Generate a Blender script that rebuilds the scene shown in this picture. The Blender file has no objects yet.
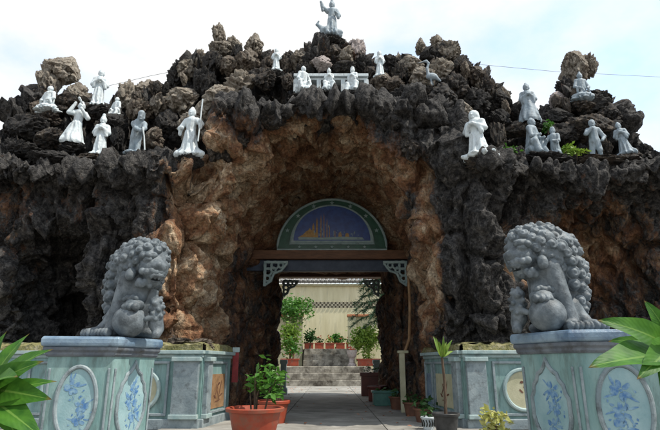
import bpy, bmesh, math, random
import numpy as np
from mathutils import Vector, Matrix

# ------------------------------------------------------------------ camera, sky, sun, exposure
scene = bpy.context.scene
COL = scene.collection
EYE, PITCH, FOC = 0.85, math.radians(16.3), 513.0       # eye height, upward tilt, focal length in photo pixels
cam_d = bpy.data.cameras.new('camera'); cam = bpy.data.objects.new('camera', cam_d); COL.objects.link(cam)
cam_d.sensor_width = 36.0; cam_d.lens = FOC / 660 * 36; cam_d.clip_end = 3000; cam_d.clip_start = 0.05
cam.location = (0, 0, EYE); cam.rotation_euler = (math.radians(90) + PITCH, 0, 0)
scene.camera = cam

SUN_EL, SUN_AZ = math.radians(58), math.radians(108)     # azimuth from +Y (away from the camera) towards +X
sd = Vector((math.sin(SUN_AZ) * math.cos(SUN_EL), math.cos(SUN_AZ) * math.cos(SUN_EL), math.sin(SUN_EL)))
sun_d = bpy.data.lights.new('sun', 'SUN'); sun_d.energy = 5.0; sun_d.angle = math.radians(0.6); sun_d.color = (1.0, 0.93, 0.82)
sun = bpy.data.objects.new('sun', sun_d); COL.objects.link(sun); sun.location = (8, -6, 20)
sun.rotation_euler = sd.to_track_quat('Z', 'Y').to_euler()

world = bpy.data.worlds.new('World'); scene.world = world; world.use_nodes = True
wt = world.node_tree; wn, wl = wt.nodes, wt.links; wn.clear()
w_out = wn.new('ShaderNodeOutputWorld'); w_bg = wn.new('ShaderNodeBackground'); w_bg.inputs[1].default_value = 0.1
w_sky = wn.new('ShaderNodeTexSky'); w_sky.sky_type = 'NISHITA'; w_sky.sun_disc = False
w_sky.sun_elevation = SUN_EL; w_sky.sun_rotation = SUN_AZ; w_sky.dust_density = 1.6; w_sky.air_density = 1.2
w_tc = wn.new('ShaderNodeTexCoord'); w_map = wn.new('ShaderNodeMapping'); w_map.inputs['Scale'].default_value = (1.0, 1.0, 1.7)
w_map.inputs['Location'].default_value = (0.35, 0.9, 0.0)
w_noi = wn.new('ShaderNodeTexNoise'); w_noi.inputs['Scale'].default_value = 1.5; w_noi.inputs['Detail'].default_value = 7; w_noi.inputs['Roughness'].default_value = 0.55
w_rmp = wn.new('ShaderNodeValToRGB'); w_rmp.color_ramp.elements[0].position = 0.28; w_rmp.color_ramp.elements[1].position = 0.49
w_mix = wn.new('ShaderNodeMix'); w_mix.data_type = 'RGBA'; w_mix.inputs[7].default_value = (10.4, 10.5, 10.5, 1)
w_br = wn.new('ShaderNodeMix'); w_br.data_type = 'RGBA'; w_br.blend_type = 'MULTIPLY'; w_br.inputs[0].default_value = 1; w_br.inputs[7].default_value = (2.45, 3.35, 3.7, 1)
wl.new(w_tc.outputs['Generated'], w_map.inputs[0]); wl.new(w_map.outputs[0], w_noi.inputs['Vector']); wl.new(w_noi.outputs[0], w_rmp.inputs[0])
wl.new(w_sky.outputs[0], w_br.inputs[6]); wl.new(w_br.outputs[2], w_mix.inputs[6])
wl.new(w_rmp.outputs[0], w_mix.inputs[0]); wl.new(w_mix.outputs[2], w_bg.inputs[0]); wl.new(w_bg.outputs[0], w_out.inputs[0])

scene.view_settings.view_transform = 'Standard'; scene.view_settings.look = 'None'
scene.view_settings.exposure = 0.0; scene.view_settings.gamma = 1.0
scene.render.engine = 'CYCLES'; scene.cycles.max_bounces = 5; scene.cycles.diffuse_bounces = 3

# ------------------------------------------------------------------ helpers
import time; _T0 = time.perf_counter()
def tick(s): print('TICK', s, round(time.perf_counter() - _T0, 1))
RNG = np.random.default_rng(7); random.seed(7)
SP, CP = math.sin(PITCH), math.cos(PITCH)
def at(u, v, Y):
    """World point at depth Y seen at photo pixel (u, v)."""
    dx, dy = (u - 330) / FOC, (215 - v) / FOC
    t = Y / (CP - dy * SP)
    return Vector((t * dx, Y, EYE + t * (SP + dy * CP)))
def ppm(u, v, Y):
    """Metres covered by one photo pixel there."""
    return Y / (CP - (215 - v) / FOC * SP) / FOC

def _h(ix, iy, iz, s):
    M = np.uint32
    h = (ix.astype(np.int64) * 374761393 + iy.astype(np.int64) * 668265263 + iz.astype(np.int64) * 1274126177 + s * 974634777) & 0xFFFFFFFF
    h = h.astype(M); h ^= h >> M(13); h = (h * M(1274126177)); h ^= h >> M(16)
    return h
def perlin(p, s=0):
    p = np.asarray(p, np.float64); i = np.floor(p).astype(np.int64); f = p - i
    u = f * f * f * (f * (f * 6 - 15) + 10)
    r = 0
    for a in (0, 1):
        for b in (0, 1):
            for c in (0, 1):
                h = _h(i[:, 0] + a, i[:, 1] + b, i[:, 2] + c, s)
                gx = ((h & 1023).astype(np.float64) / 511.5 - 1); gy = (((h >> np.uint32(10)) & 1023) / 511.5 - 1); gz = (((h >> np.uint32(20)) & 1023) / 511.5 - 1)
                d = gx * (f[:, 0] - a) + gy * (f[:, 1] - b) + gz * (f[:, 2] - c)
                w = (u[:, 0] if a else 1 - u[:, 0]) * (u[:, 1] if b else 1 - u[:, 1]) * (u[:, 2] if c else 1 - u[:, 2])
                r = r + w * d
    return r
def fbm(p, o=4, s=0, g=0.5):
    r = 0; a = 1.0
    p = np.asarray(p, np.float64)
    for k in range(o): r = r + a * perlin(p, s + k * 17); p = p * 2.03 + 3.1; a *= g
    return r
def worley(p, s=0):
    p = np.asarray(p, np.float64); i = np.floor(p - 0.5).astype(np.int64)
    f1 = np.full(len(p), 9.0); f2 = np.full(len(p), 9.0); idd = np.zeros(len(p))
    for a in (0, 1):
        for b in (0, 1):
            for c in (0, 1):
                h = _h(i[:, 0] + a, i[:, 1] + b, i[:, 2] + c, s)
                d = np.sqrt((p[:, 0] - i[:, 0] - a - 0.1 - (h & 1023) / 1279.) ** 2 + (p[:, 1] - i[:, 1] - b - 0.1 - ((h >> np.uint32(10)) & 1023) / 1279.) ** 2 + (p[:, 2] - i[:, 2] - c - 0.1 - ((h >> np.uint32(20)) & 1023) / 1279.) ** 2)
                m = d < f1
                f2 = np.where(m, f1, np.minimum(f2, d)); idd = np.where(m, (h >> np.uint32(5)) % 1000 / 1000., idd); f1 = np.where(m, d, f1)
    return f1, f2, idd
def sstep(a, b, x):
    t = np.clip((x - a) / (b - a), 0, 1); return t * t * (3 - 2 * t)
def smin(a, b, k):
    h = np.clip(0.5 + 0.5 * (b - a) / k, 0, 1); return b + (a - b) * h - k * h * (1 - h)

def surface_nets(F, org, d):
    """Quads of the zero level of F (negative inside)."""
    S = F < 0
    nx, ny, nz = F.shape
    cells = np.zeros((nx - 1, ny - 1, nz - 1, 3), np.float32); cnt = np.zeros((nx - 1, ny - 1, nz - 1), np.float32)
    for ax in range(3):
        sl0 = [slice(None)] * 3; sl1 = [slice(None)] * 3; sl0[ax] = slice(0, -1); sl1[ax] = slice(1, None)
        a, b = F[tuple(sl0)], F[tuple(sl1)]
        m = (a < 0) != (b < 0)
        t = np.where(m, a / np.where(np.abs(a - b) < 1e-9, 1, a - b), 0).astype(np.float32)
        o1, o2 = [k for k in range(3) if k != ax]
        for e in (0, 1):
            for g in (0, 1):
                s = [slice(None)] * 3
                s[o1] = slice(e, F.shape[o1] - 1 + e); s[o2] = slice(g, F.shape[o2] - 1 + g)
                mm = m[tuple(s)].astype(np.float32); cnt += mm
                cells[..., ax] += t[tuple(s)] * mm; cells[..., o1] += e * mm; cells[..., o2] += g * mm
    act = cnt > 0
    idx = np.full(act.shape, -1, np.int64); n = int(act.sum()); idx[act] = np.arange(n)
    ijk = np.argwhere(act)
    V = (ijk + cells[act] / cnt[act][:, None]) * d + np.asarray(org)
    Q = []
    for ax in range(3):
        sl0 = [slice(None)] * 3; sl1 = [slice(None)] * 3; sl0[ax] = slice(0, -1); sl1[ax] = slice(1, None)
        m = S[tuple(sl0)] != S[tuple(sl1)]
        o1, o2 = (ax + 1) % 3, (ax + 2) % 3
        e = np.argwhere(m)
        e = e[(e[:, o1] > 0) & (e[:, o2] > 0) & (e[:, o1] < F.shape[o1] - 1) & (e[:, o2] < F.shape[o2] - 1)]
        q = []
        for da, db in ((-1, -1), (0, -1), (0, 0), (-1, 0)):
            c = e.copy(); c[:, o1] += da; c[:, o2] += db
            q.append(idx[c[:, 0], c[:, 1], c[:, 2]])
        q = np.stack(q, 1)
        ins = S[e[:, 0], e[:, 1], e[:, 2]]
        q[~ins] = q[~ins][:, ::-1]
        Q.append(q)
    return V, np.concatenate(Q)

def quad_mesh(name, V, Q, smooth=True):
    me = bpy.data.meshes.new(name)
    me.vertices.add(len(V)); me.vertices.foreach_set('co', np.ascontiguousarray(V, np.float32).ravel())
    k = Q.shape[1]
    me.loops.add(len(Q) * k); me.loops.foreach_set('vertex_index', Q.astype(np.int32).ravel())
    me.polygons.add(len(Q)); me.polygons.foreach_set('loop_start', np.arange(0, len(Q) * k, k, dtype=np.int32))
    me.polygons.foreach_set('use_smooth', np.full(len(Q), smooth))
    me.update(calc_edges=True); me.validate()
    return me
def link(name, me, mat=None, parent=None):
    o = bpy.data.objects.new(name, me); COL.objects.link(o)
    if mat is not None and me is not None and not me.materials: me.materials.append(mat)
    if parent is not None: o.parent = parent
    return o
def tag(o, label=None, cat=None, group=None, kind=None):
    if label: o['label'] = label
    if cat: o['category'] = cat
    if group: o['group'] = group
    if kind: o['kind'] = kind
    return o
def empty(name, loc=(0, 0, 0), label=None, cat=None, group=None, rz=0):
    o = bpy.data.objects.new(name, None); COL.objects.link(o); o.location = loc; o.rotation_euler = (0, 0, rz); o.empty_display_size = 0.1
    return tag(o, label, cat, group)

class MB:
    """Collects simple shapes; build() links them as one mesh object."""
    def __init__(s): s.v = []; s.f = []; s.m = []
    def add(s, v, f, M=None):
        b = len(s.v)
        for p in v: s.v.append(tuple(M @ Vector(p)) if M is not None else tuple(p))
        s.f += [tuple(i + b for i in q) for q in f]; return s
    def box(s, c, d, rz=0, M=None, taper=1.0):
        x, y, z = (k / 2 for k in d); R = Matrix.Translation(c) @ Matrix.Rotation(rz, 4, 'Z')
        if M is not None: R = M @ R
        v = [(-x, -y, -z), (x, -y, -z), (x, y, -z), (-x, y, -z), (-x * taper, -y * taper, z), (x * taper, -y * taper, z), (x * taper, y * taper, z), (-x * taper, y * taper, z)]
        return s.add(v, [(0, 3, 2, 1), (4, 5, 6, 7), (0, 1, 5, 4), (1, 2, 6, 5), (2, 3, 7, 6), (3, 0, 4, 7)], R)
    def lathe(s, prof, n=24, a0=0.0, c=(0, 0, 0), cap=True, M=None):
        v = []; f = []
        for r, z in prof:
            for k in range(n): a = a0 + 2 * math.pi * k / n; v.append((c[0] + r * math.cos(a), c[1] + r * math.sin(a), c[2] + z))
        for j in range(len(prof) - 1):
            for k in range(n): f.append((j * n + k, j * n + (k + 1) % n, (j + 1) * n + (k + 1) % n, (j + 1) * n + k))
        if cap: f.append(tuple(range(n))[::-1]); f.append(tuple(range((len(prof) - 1) * n, len(prof) * n)))
        return s.add(v, f, M)
    def tube(s, pts, r, n=8, closed=False, M=None):
        pts = [Vector(p) for p in pts]; v = []; f = []; m = len(pts)
        rr = r if isinstance(r, (list, tuple)) else [r] * m
        for i, p in enumerate(pts):
            if closed: t = pts[(i + 1) % m] - pts[i - 1]
            else: t = pts[min(i + 1, m - 1)] - pts[max(i - 1, 0)]
            t.normalize(); a = t.cross(Vector((0.13, 0.91, 0.37)));
            if a.length < 1e-3: a = t.cross(Vector((1, 0, 0)))
            a.normalize(); b = t.cross(a)
            for k in range(n): w = 2 * math.pi * k / n; v.append(p + (a * math.cos(w) + b * math.sin(w)) * rr[i])
        for i in range(m if closed else m - 1):
            j = (i + 1) % m
            for k in range(n): f.append((i * n + k, i * n + (k + 1) % n, j * n + (k + 1) % n, j * n + k))
        if not closed: f.append(tuple(range(n))[::-1]); f.append(tuple(range((m - 1) * n, m * n)))
        return s.add(v, f, M)
    def poly(s, pts2, depth, M=None):
        """Extruded outline: pts2 in local x/z, front at y=0, back at y=depth."""
        n = len(pts2)
        v = [(x, 0, z) for x, z in pts2] + [(x, depth, z) for x, z in pts2]
        f = [tuple(range(n)), tuple(range(2 * n - 1, n - 1, -1))] + [((i + 1) % n, i, n + i, n + (i + 1) % n) for i in range(n)]
        return s.add(v, f, M)
    def mesh(s, name, smooth=False):
        me = bpy.data.meshes.new(name); me.from_pydata(s.v, [], s.f); me.update()
        bm = bmesh.new(); bm.from_mesh(me); bmesh.ops.recalc_face_normals(bm, faces=bm.faces); bm.to_mesh(me); bm.free()
        if smooth: me.polygons.foreach_set('use_smooth', [True] * len(me.polygons)); me.set_sharp_from_angle(angle=math.radians(38))
        return me
    def build(s, name, mat, parent=None, smooth=False, bevel=0):
        o = link(name, s.mesh(name, smooth), mat, parent)
        if bevel: b = o.modifiers.new('bevel', 'BEVEL'); b.width = bevel; b.segments = 2; b.limit_method = 'ANGLE'; b.angle_limit = math.radians(40)
        return o

# ------------------------------------------------------------------ materials
def nmat(name, c1, c2, scale=6, rough=0.8, bump=0.3, bscale=40, c3=None, c3amt=0.45, c3scale=2.0, detail=4, coat=0.0, spec=0.4, bdist=0.01, stretch=(1, 1, 1), coords='Object', translucent=0):
    m = bpy.data.materials.new(name); m.use_nodes = True; nt = m.node_tree; N, L = nt.nodes, nt.links
    bs = N['Principled BSDF']; bs.inputs['Roughness'].default_value = rough; bs.inputs['Specular IOR Level'].default_value = spec
    if coat: bs.inputs['Coat Weight'].default_value = coat; bs.inputs['Coat Roughness'].default_value = 0.2
    tc = N.new('ShaderNodeTexCoord'); mp = N.new('ShaderNodeMapping'); mp.inputs['Scale'].default_value = stretch; L.new(tc.outputs[coords], mp.inputs[0])
    oi = N.new('ShaderNodeObjectInfo'); ad = N.new('ShaderNodeVectorMath'); ad.operation = 'ADD'
    sc = N.new('ShaderNodeVectorMath'); sc.operation = 'SCALE'; sc.inputs[3].default_value = 20; cb = N.new('ShaderNodeCombineXYZ')
    for k in range(3): L.new(oi.outputs['Random'], cb.inputs[k])
    L.new(cb.outputs[0], sc.inputs[0]); L.new(mp.outputs[0], ad.inputs[0]); L.new(sc.outputs[0], ad.inputs[1])
    n1 = N.new('ShaderNodeTexNoise'); n1.inputs['Scale'].default_value = scale; n1.inputs['Detail'].default_value = detail; n1.inputs['Roughness'].default_value = 0.62
    L.new(ad.outputs[0], n1.inputs['Vector'])
    r1 = N.new('ShaderNodeValToRGB'); r1.color_ramp.elements[0].position = 0.36; r1.color_ramp.elements[1].position = 0.66
    r1.color_ramp.elements[0].color = (*c1, 1); r1.color_ramp.elements[1].color = (*c2, 1); L.new(n1.outputs[0], r1.inputs[0])
    out = r1.outputs[0]
    if c3 is not None:
        n2 = N.new('ShaderNodeTexNoise'); n2.inputs['Scale'].default_value = c3scale; n2.inputs['Detail'].default_value = 5; n2.inputs['Roughness'].default_value = 0.7
        L.new(ad.outputs[0], n2.inputs['Vector'])
        r2 = N.new('ShaderNodeValToRGB'); r2.color_ramp.elements[0].position = 1 - c3amt - 0.12; r2.color_ramp.elements[1].position = 1 - c3amt + 0.12; L.new(n2.outputs[0], r2.inputs[0])
        mx = N.new('ShaderNodeMix'); mx.data_type = 'RGBA'; mx.inputs[7].default_value = (*c3, 1); L.new(r2.outputs[0], mx.inputs[0]); L.new(out, mx.inputs[6]); out = mx.outputs[2]
    L.new(out, bs.inputs['Base Color'])
    if bump:
        n3 = N.new('ShaderNodeTexNoise'); n3.inputs['Scale'].default_value = bscale; n3.inputs['Detail'].default_value = 4; L.new(ad.outputs[0], n3.inputs['Vector'])
        bp = N.new('ShaderNodeBump'); bp.inputs['Strength'].default_value = bump; bp.inputs['Distance'].default_value = bdist; L.new(n3.outputs[0], bp.inputs['Height']); L.new(bp.outputs[0], bs.inputs['Normal'])
    if translucent:
        tr = N.new('ShaderNodeBsdfTranslucent'); L.new(out, tr.inputs[0]); ms = N.new('ShaderNodeMixShader'); ms.inputs[0].default_value = translucent
        L.new(bs.outputs[0], ms.inputs[1]); L.new(tr.outputs[0], ms.inputs[2]); L.new(ms.outputs[0], N['Material Output'].inputs[0])
    return m

BROWN = ((0.28, (0.040, 0.023, 0.015)), (0.42, (0.115, 0.052, 0.028)), (0.53, (0.215, 0.105, 0.053)), (0.62, (0.285, 0.18, 0.105)), (0.74, (0.46, 0.36, 0.25)))
GREYISH = ((0.28, (0.035, 0.028, 0.024)), (0.42, (0.095, 0.072, 0.056)), (0.53, (0.185, 0.145, 0.112)), (0.62, (0.29, 0.245, 0.195)), (0.74, (0.46, 0.41, 0.34)))
def rock_material(name, stain_attr=True, stain=0.5, coords='Object', ramp=BROWN, crust=0.7, bias=0.0):
    """Weathered karst: tan / red-brown / grey stone under black lichen; the lichen amount comes from a painted-in weathering attribute."""
    m = bpy.data.materials.new(name); m.use_nodes = True; nt = m.node_tree; N, L = nt.nodes, nt.links
    bs = N['Principled BSDF']; bs.inputs['Roughness'].default_value = 0.85; bs.inputs['Specular IOR Level'].default_value = 0.3
    tc = N.new('ShaderNodeTexCoord'); oi = N.new('ShaderNodeObjectInfo')
    sc = N.new('ShaderNodeVectorMath'); sc.operation = 'SCALE'; sc.inputs[3].default_value = 30; cb = N.new('ShaderNodeCombineXYZ')
    for k in range(3): L.new(oi.outputs['Random'], cb.inputs[k])
    ad = N.new('ShaderNodeVectorMath'); ad.operation = 'ADD'; L.new(cb.outputs[0], sc.inputs[0]); L.new(tc.outputs[coords], ad.inputs[0]); L.new(sc.outputs[0], ad.inputs[1])
    P = ad.outputs[0]
    def noise(s, d=8, r=0.65, dist=0.0, st=None):
        n = N.new('ShaderNodeTexNoise'); n.inputs['Scale'].default_value = s; n.inputs['Detail'].default_value = d; n.inputs['Roughness'].default_value = r; n.inputs['Distortion'].default_value = dist
        if st: mp = N.new('ShaderNodeMapping'); mp.inputs['Scale'].default_value = st; L.new(P, mp.inputs[0]); L.new(mp.outputs[0], n.inputs['Vector'])
        else: L.new(P, n.inputs['Vector'])
        return n.outputs[0]
    r1 = N.new('ShaderNodeValToRGB'); cr = r1.color_ramp
    for k, (p_, c_) in enumerate(ramp):
        el = cr.elements[k] if k < 2 else cr.elements.new(p_)
        el.position = p_; el.color = (*c_, 1)
    if stain_attr:
        pa = N.new('ShaderNodeAttribute'); pa.attribute_name = 'paleness'; pm = N.new('ShaderNodeMath'); pm.operation = 'ADD'
        L.new(noise(2.6, 5, 0.68, 0.6), pm.inputs[0]); L.new(pa.outputs['Fac'], pm.inputs[1]); L.new(pm.outputs[0], r1.inputs[0])
    else:
        pm = N.new('ShaderNodeMath'); pm.operation = 'ADD'; pm.inputs[1].default_value = bias; L.new(noise(2.6, 5, 0.68, 0.6), pm.inputs[0]); L.new(pm.outputs[0], r1.inputs[0])
    # lichen / soot threshold
    nl = noise(3.4, 6, 0.74, 0.0, (1.3, 1.3, 0.55)); nf = noise(21, 3, 0.7)
    a = N.new('ShaderNodeMath'); a.operation = 'MULTIPLY_ADD'; a.inputs[1].default_value = 0.35; L.new(nf, a.inputs[0]); L.new(nl, a.inputs[2])
    if stain_attr:
        at_ = N.new('ShaderNodeAttribute'); at_.attribute_name = 'weathering_tone'; st_out = at_.outputs['Fac']
    else:
        at_ = N.new('ShaderNodeMath'); at_.operation = 'MULTIPLY_ADD'; at_.inputs[1].default_value = 0.35; at_.inputs[2].default_value = stain - 0.175; L.new(oi.outputs['Random'], at_.inputs[0]); st_out = at_.outputs[0]
    b = N.new('ShaderNodeMath'); b.operation = 'ADD'; L.new(a.outputs[0], b.inputs[0]); L.new(st_out, b.inputs[1])
    r2 = N.new('ShaderNodeMapRange'); r2.inputs[1].default_value = 0.98; r2.inputs[2].default_value = 1.16; L.new(b.outputs[0], r2.inputs[0])
    dk = N.new('ShaderNodeValToRGB'); dk.color_ramp.elements[0].position = 0.40; dk.color_ramp.elements[0].color = (0.010, 0.0095, 0.010, 1); dk.color_ramp.elements[1].position = 0.72; dk.color_ramp.elements[1].color = (0.115, 0.108, 0.102, 1)
    L.new(noise(11, 5, 0.75), dk.inputs[0])
    mx = N.new('ShaderNodeMix'); mx.data_type = 'RGBA'; L.new(r2.outputs[0], mx.inputs[0]); L.new(r1.outputs[0], mx.inputs[6]); L.new(dk.outputs[0], mx.inputs[7])
    # pale grey crust
    r3 = N.new('ShaderNodeMapRange'); r3.inputs[1].default_value = 0.60; r3.inputs[2].default_value = 0.72; L.new(noise(5.2, 5, 0.72), r3.inputs[0])
    r3b = N.new('ShaderNodeMath'); r3b.operation = 'MULTIPLY'; r3b.inputs[1].default_value = crust; L.new(r3.outputs[0], r3b.inputs[0])
    mg = N.new('ShaderNodeMix'); mg.data_type = 'RGBA'; mg.inputs[7].default_value = (0.31, 0.285, 0.25, 1); L.new(r3b.outputs[0], mg.inputs[0]); L.new(mx.outputs[2], mg.inputs[6])
    fg = N.new('ShaderNodeMapRange'); fg.inputs[1].default_value = 0.36; fg.inputs[2].default_value = 0.64; fg.inputs[3].default_value = 0.55; fg.inputs[4].default_value = 1.3; fg.clamp = True
    L.new(nf, fg.inputs[0])
    fm = N.new('ShaderNodeVectorMath'); fm.operation = 'SCALE'; L.new(mg.outputs[2], fm.inputs[0]); L.new(fg.outputs[0], fm.inputs[3])
    L.new(fm.outputs[0], bs.inputs['Base Color'])
    b1 = N.new('ShaderNodeBump'); b1.inputs['Strength'].default_value = 0.9; b1.inputs['Distance'].default_value = 0.06; L.new(noise(14, 4, 0.72), b1.inputs['Height'])
    b2 = N.new('ShaderNodeBump'); b2.inputs['Strength'].default_value = 0.7; b2.inputs['Distance'].default_value = 0.03
    ve = N.new('ShaderNodeTexVoronoi'); ve.feature = 'DISTANCE_TO_EDGE'; ve.inputs['Scale'].default_value = 5.5
    wv = N.new('ShaderNodeVectorMath'); wv.operation = 'MULTIPLY_ADD'; wn_ = N.new('ShaderNodeTexNoise'); wn_.inputs['Scale'].default_value = 4; wn_.inputs['Detail'].default_value = 2; L.new(P, wn_.inputs['Vector'])
    L.new(wn_.outputs['Color'], wv.inputs[0]); wv.inputs[1].default_value = (0.35, 0.35, 0.25); L.new(P, wv.inputs[2]); L.new(wv.outputs[0], ve.inputs['Vector'])
    vr = N.new('ShaderNodeMapRange'); vr.inputs[1].default_value = 0.0; vr.inputs[2].default_value = 0.09; L.new(ve.outputs['Distance'], vr.inputs[0])
    b0 = N.new('ShaderNodeBump'); b0.inputs['Strength'].default_value = 0.4; b0.inputs['Distance'].default_value = 0.05; L.new(vr.outputs[0], b0.inputs['Height']); L.new(b0.outputs[0], b1.inputs['Normal'])
    L.new(nf, b2.inputs['Height'])
    L.new(b1.outputs[0], b2.inputs['Normal']); L.new(b2.outputs[0], bs.inputs['Normal'])
    return m

# ------------------------------------------------------------------ the rock grotto
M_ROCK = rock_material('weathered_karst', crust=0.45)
M_CRAG = rock_material('crag_karst', False, 0.52, ramp=GREYISH)
M_TAN = rock_material('tan_karst', False, 0.30, ramp=GREYISH, bias=0.05)

SKY = [(-60, 215), (0, 182), (8, 150), (20, 122), (40, 106), (60, 100), (80, 104), (105, 112), (125, 105), (150, 100), (175, 84), (195, 72), (212, 62), (232, 62), (250, 62),
       (268, 72), (290, 72), (310, 62), (325, 56), (345, 56), (360, 66), (372, 80), (390, 70), (415, 66), (440, 62), (460, 70), (480, 84), (500, 100), (520, 118), (545, 124),
       (556, 108), (575, 104), (595, 106), (612, 124), (622, 152), (645, 178), (700, 210)]
SKX = np.array([at(u, v, 9.7).x for u, v in SKY]); SKZ = np.array([at(u, v, 9.7).z for u, v in SKY])
DG = 0.1
gx = np.arange(-7.4, 7.4, DG); gy = np.arange(6.9, 16.9, DG); gz = np.arange(-0.5, 7.8, DG)
X, Y, Z = np.meshgrid(gx, gy, gz, indexing='ij')
def coarse(fn):
    """Noise on every second grid point, filled in linearly."""
    ax = [g[::2] if len(g) % 2 else np.append(g[::2], g[-1] + DG) for g in (gx, gy, gz)]
    A = np.stack([k.ravel() for k in np.meshgrid(*ax, indexing='ij')], 1)
    R = fn(A).reshape([len(k) for k in ax])
    for d in range(3):
        R = np.moveaxis(R, d, 0); O = np.empty((2 * len(R) - 1,) + R.shape[1:]); O[::2] = R; O[1::2] = (R[1:] + R[:-1]) / 2; R = np.moveaxis(O, 0, d)
    return R[:len(gx), :len(gy), :len(gz)]
nA = coarse(lambda p: fbm(p * np.array([0.8, 0.8, 0.55]), 3, 3))
nB = coarse(lambda p: fbm(p * 1.9, 2, 11))
aX = np.abs(X)
# front face: soft vertical buttresses, overhanging lip under the terrace, bulging arch rim
lip = 1.35 * np.exp(-((Z - 3.9) / 0.28) ** 2) * sstep(2.0, 2.7, aX)
base_in = 0.35 * (1 - sstep(0.9, 1.35, Z))
rim = 0.3 * np.exp(-((Z - 5.0) / 0.7) ** 2) * (1 - sstep(2.2, 3.2, aX))
butR = 0.42 * np.exp(-((X - 2.35) / 0.5) ** 2) * sstep(0.8, 1.6, Z) * (1 - sstep(4.4, 5.2, Z))
butL = 0.30 * np.exp(-((X + 2.6) / 0.5) ** 2) * sstep(0.8, 1.6, Z) * (1 - sstep(4.2, 5.2, Z))
yf = 7.95 - 0.34 * lip + base_in - rim - butR - butL + 0.35 * sstep(2.8, 4.2, X) * (1 - sstep(3.3, 3.8, Z))
top_front = 4.08 + 1.16 * sstep(0, 1, np.where(X < 0, (2.12 + X) / 0.28, (2.3 - X) / 0.25)) + 0.4 * (Y - 8.0) * (aX > 2.1) - 0.1 * (aX / 2.2) ** 2 * (aX < 2.2)
top_front = top_front + sstep(2.2, 2.8, aX) * 0.0
front = np.maximum(np.maximum(yf - Y, Y - 16.0), Z - np.minimum(top_front, 5.6))
front = np.maximum(front, aX - 7.3)
skz = np.interp(X, SKX, SKZ)
yb = 8.95 + 0.22 * np.clip(Z - 4.3, 0, 3) - 0.35 * np.exp(-((X - 0.0) / 1.6) ** 2) + 0.25 * np.exp(-((aX - 4.0) / 1.2) ** 2)
back = np.maximum(np.maximum(yb - Y, Y - 12.5), (Z - skz + 0.25 * np.clip(Y - 10.2, 0, 9)) * 0.8)
calmrim = 1 - 0.6 * np.exp(-(X / 1.9) ** 2) * sstep(4.3, 4.8, Z) * (Y < 8.7)
F = smin(front, back, 0.25) + (0.26 * nA + 0.16 * nB) * calmrim
# cavities
fl = np.clip((11.4 - Y) / 3.5, 0, 1.1)
wL, wR = 1.74 + 0.44 * fl, 1.82 - 0.26 * fl
cx = np.where(X < 0, -X / wL, X / wR)
apex = 4.78 + 0.18 * fl
q = np.sqrt(cx ** 2.2 + (np.clip(Z - 2.1, 0, 9) / (apex - 2.1)) ** (1.95 - 0.5 * np.clip(fl, 0, 1)) + 1e-9)
cavA = np.maximum((q - 1) * 1.7, Y - 11.45) - 0.05 * nA + 0.14 * nB
cavB = np.maximum(np.maximum(aX - 1.5 - 0.25 * (Y > 15.2), Z - 3.42), 7.0 - Y) + 0.15 * nB * (Z < 3.0)
F = np.maximum(F, -np.minimum(cavA, cavB))
def ell(c, r): return (np.sqrt(((X - c[0]) / r[0]) ** 2 + ((Y - c[1]) / r[1]) ** 2 + ((Z - c[2]) / r[2]) ** 2) - 1) * min(r)
for c, r in (((-4.45, 8.1, 1.85), (0.66, 1.5, 1.2)), ((-5.6, 7.9, 1.3), (0.45, 0.8, 0.9)), ((4.35, 8.0, 2.3), (1.35, 1.25, 1.2)), ((3.3, 7.8, 1.7), (0.5, 0.6, 0.75)), ((5.9, 7.7, 1.8), (0.6, 0.8, 1.0)), ((-3.35, 7.75, 2.6), (0.28, 0.4, 0.5))):
    F = -smin(-F, ell(c, r) + 0.12 * nB, 0.12)
# flat seat behind the base walls
for s, yy in ((-1, 8.8), (1, 9.3)): F = np.maximum(F, -np.maximum(np.maximum(np.maximum(Y - 8.02, s * X - 9), Z - 1.0), 1.55 - s * X)); F = np.maximum(F, -np.maximum(np.maximum(np.maximum(Y - yy, s * X - 2.0), Z - 1.08), 1.2 - s * X))
tick('sdf')
V, Q = surface_nets(F.astype(np.float32), (gx[0], gy[0], gz[0]), DG)
cen = V[Q].mean(1)
keep = ~((cen[:, 2] < -0.25) | (np.abs(cen[:, 0]) > 6.95) | ((cen[:, 1] > 12.2) & ((np.abs(cen[:, 0]) > 2.1) | (cen[:, 2] > 3.95))))
Q = Q[keep]; u_, inv = np.unique(Q, return_inverse=True); V = V[u_]; Q = inv.reshape(Q.shape)
tmp = link('tmp', quad_mesh('tmp', V, Q)); md = tmp.modifiers.new('s', 'SUBSURF'); md.levels = 2; md.render_levels = 2
ev = tmp.evaluated_get(bpy.context.evaluated_depsgraph_get()); me = ev.to_mesh()
n = len(me.vertices); V = np.zeros(n * 3, np.float32); me.vertices.foreach_get('co', V); V = V.reshape(-1, 3).astype(np.float64)
NR = np.zeros(n * 3, np.float32); me.vertices.foreach_get('normal', NR); NR = NR.reshape(-1, 3).astype(np.float64)
lp = np.zeros(len(me.loops), np.int32); me.loops.foreach_get('vertex_index', lp); Q = lp.reshape(-1, 4)
ev.to_mesh_clear(); td = tmp.data; bpy.data.objects.remove(tmp); bpy.data.meshes.remove(td)
tick('subdivided %d' % n)
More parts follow.
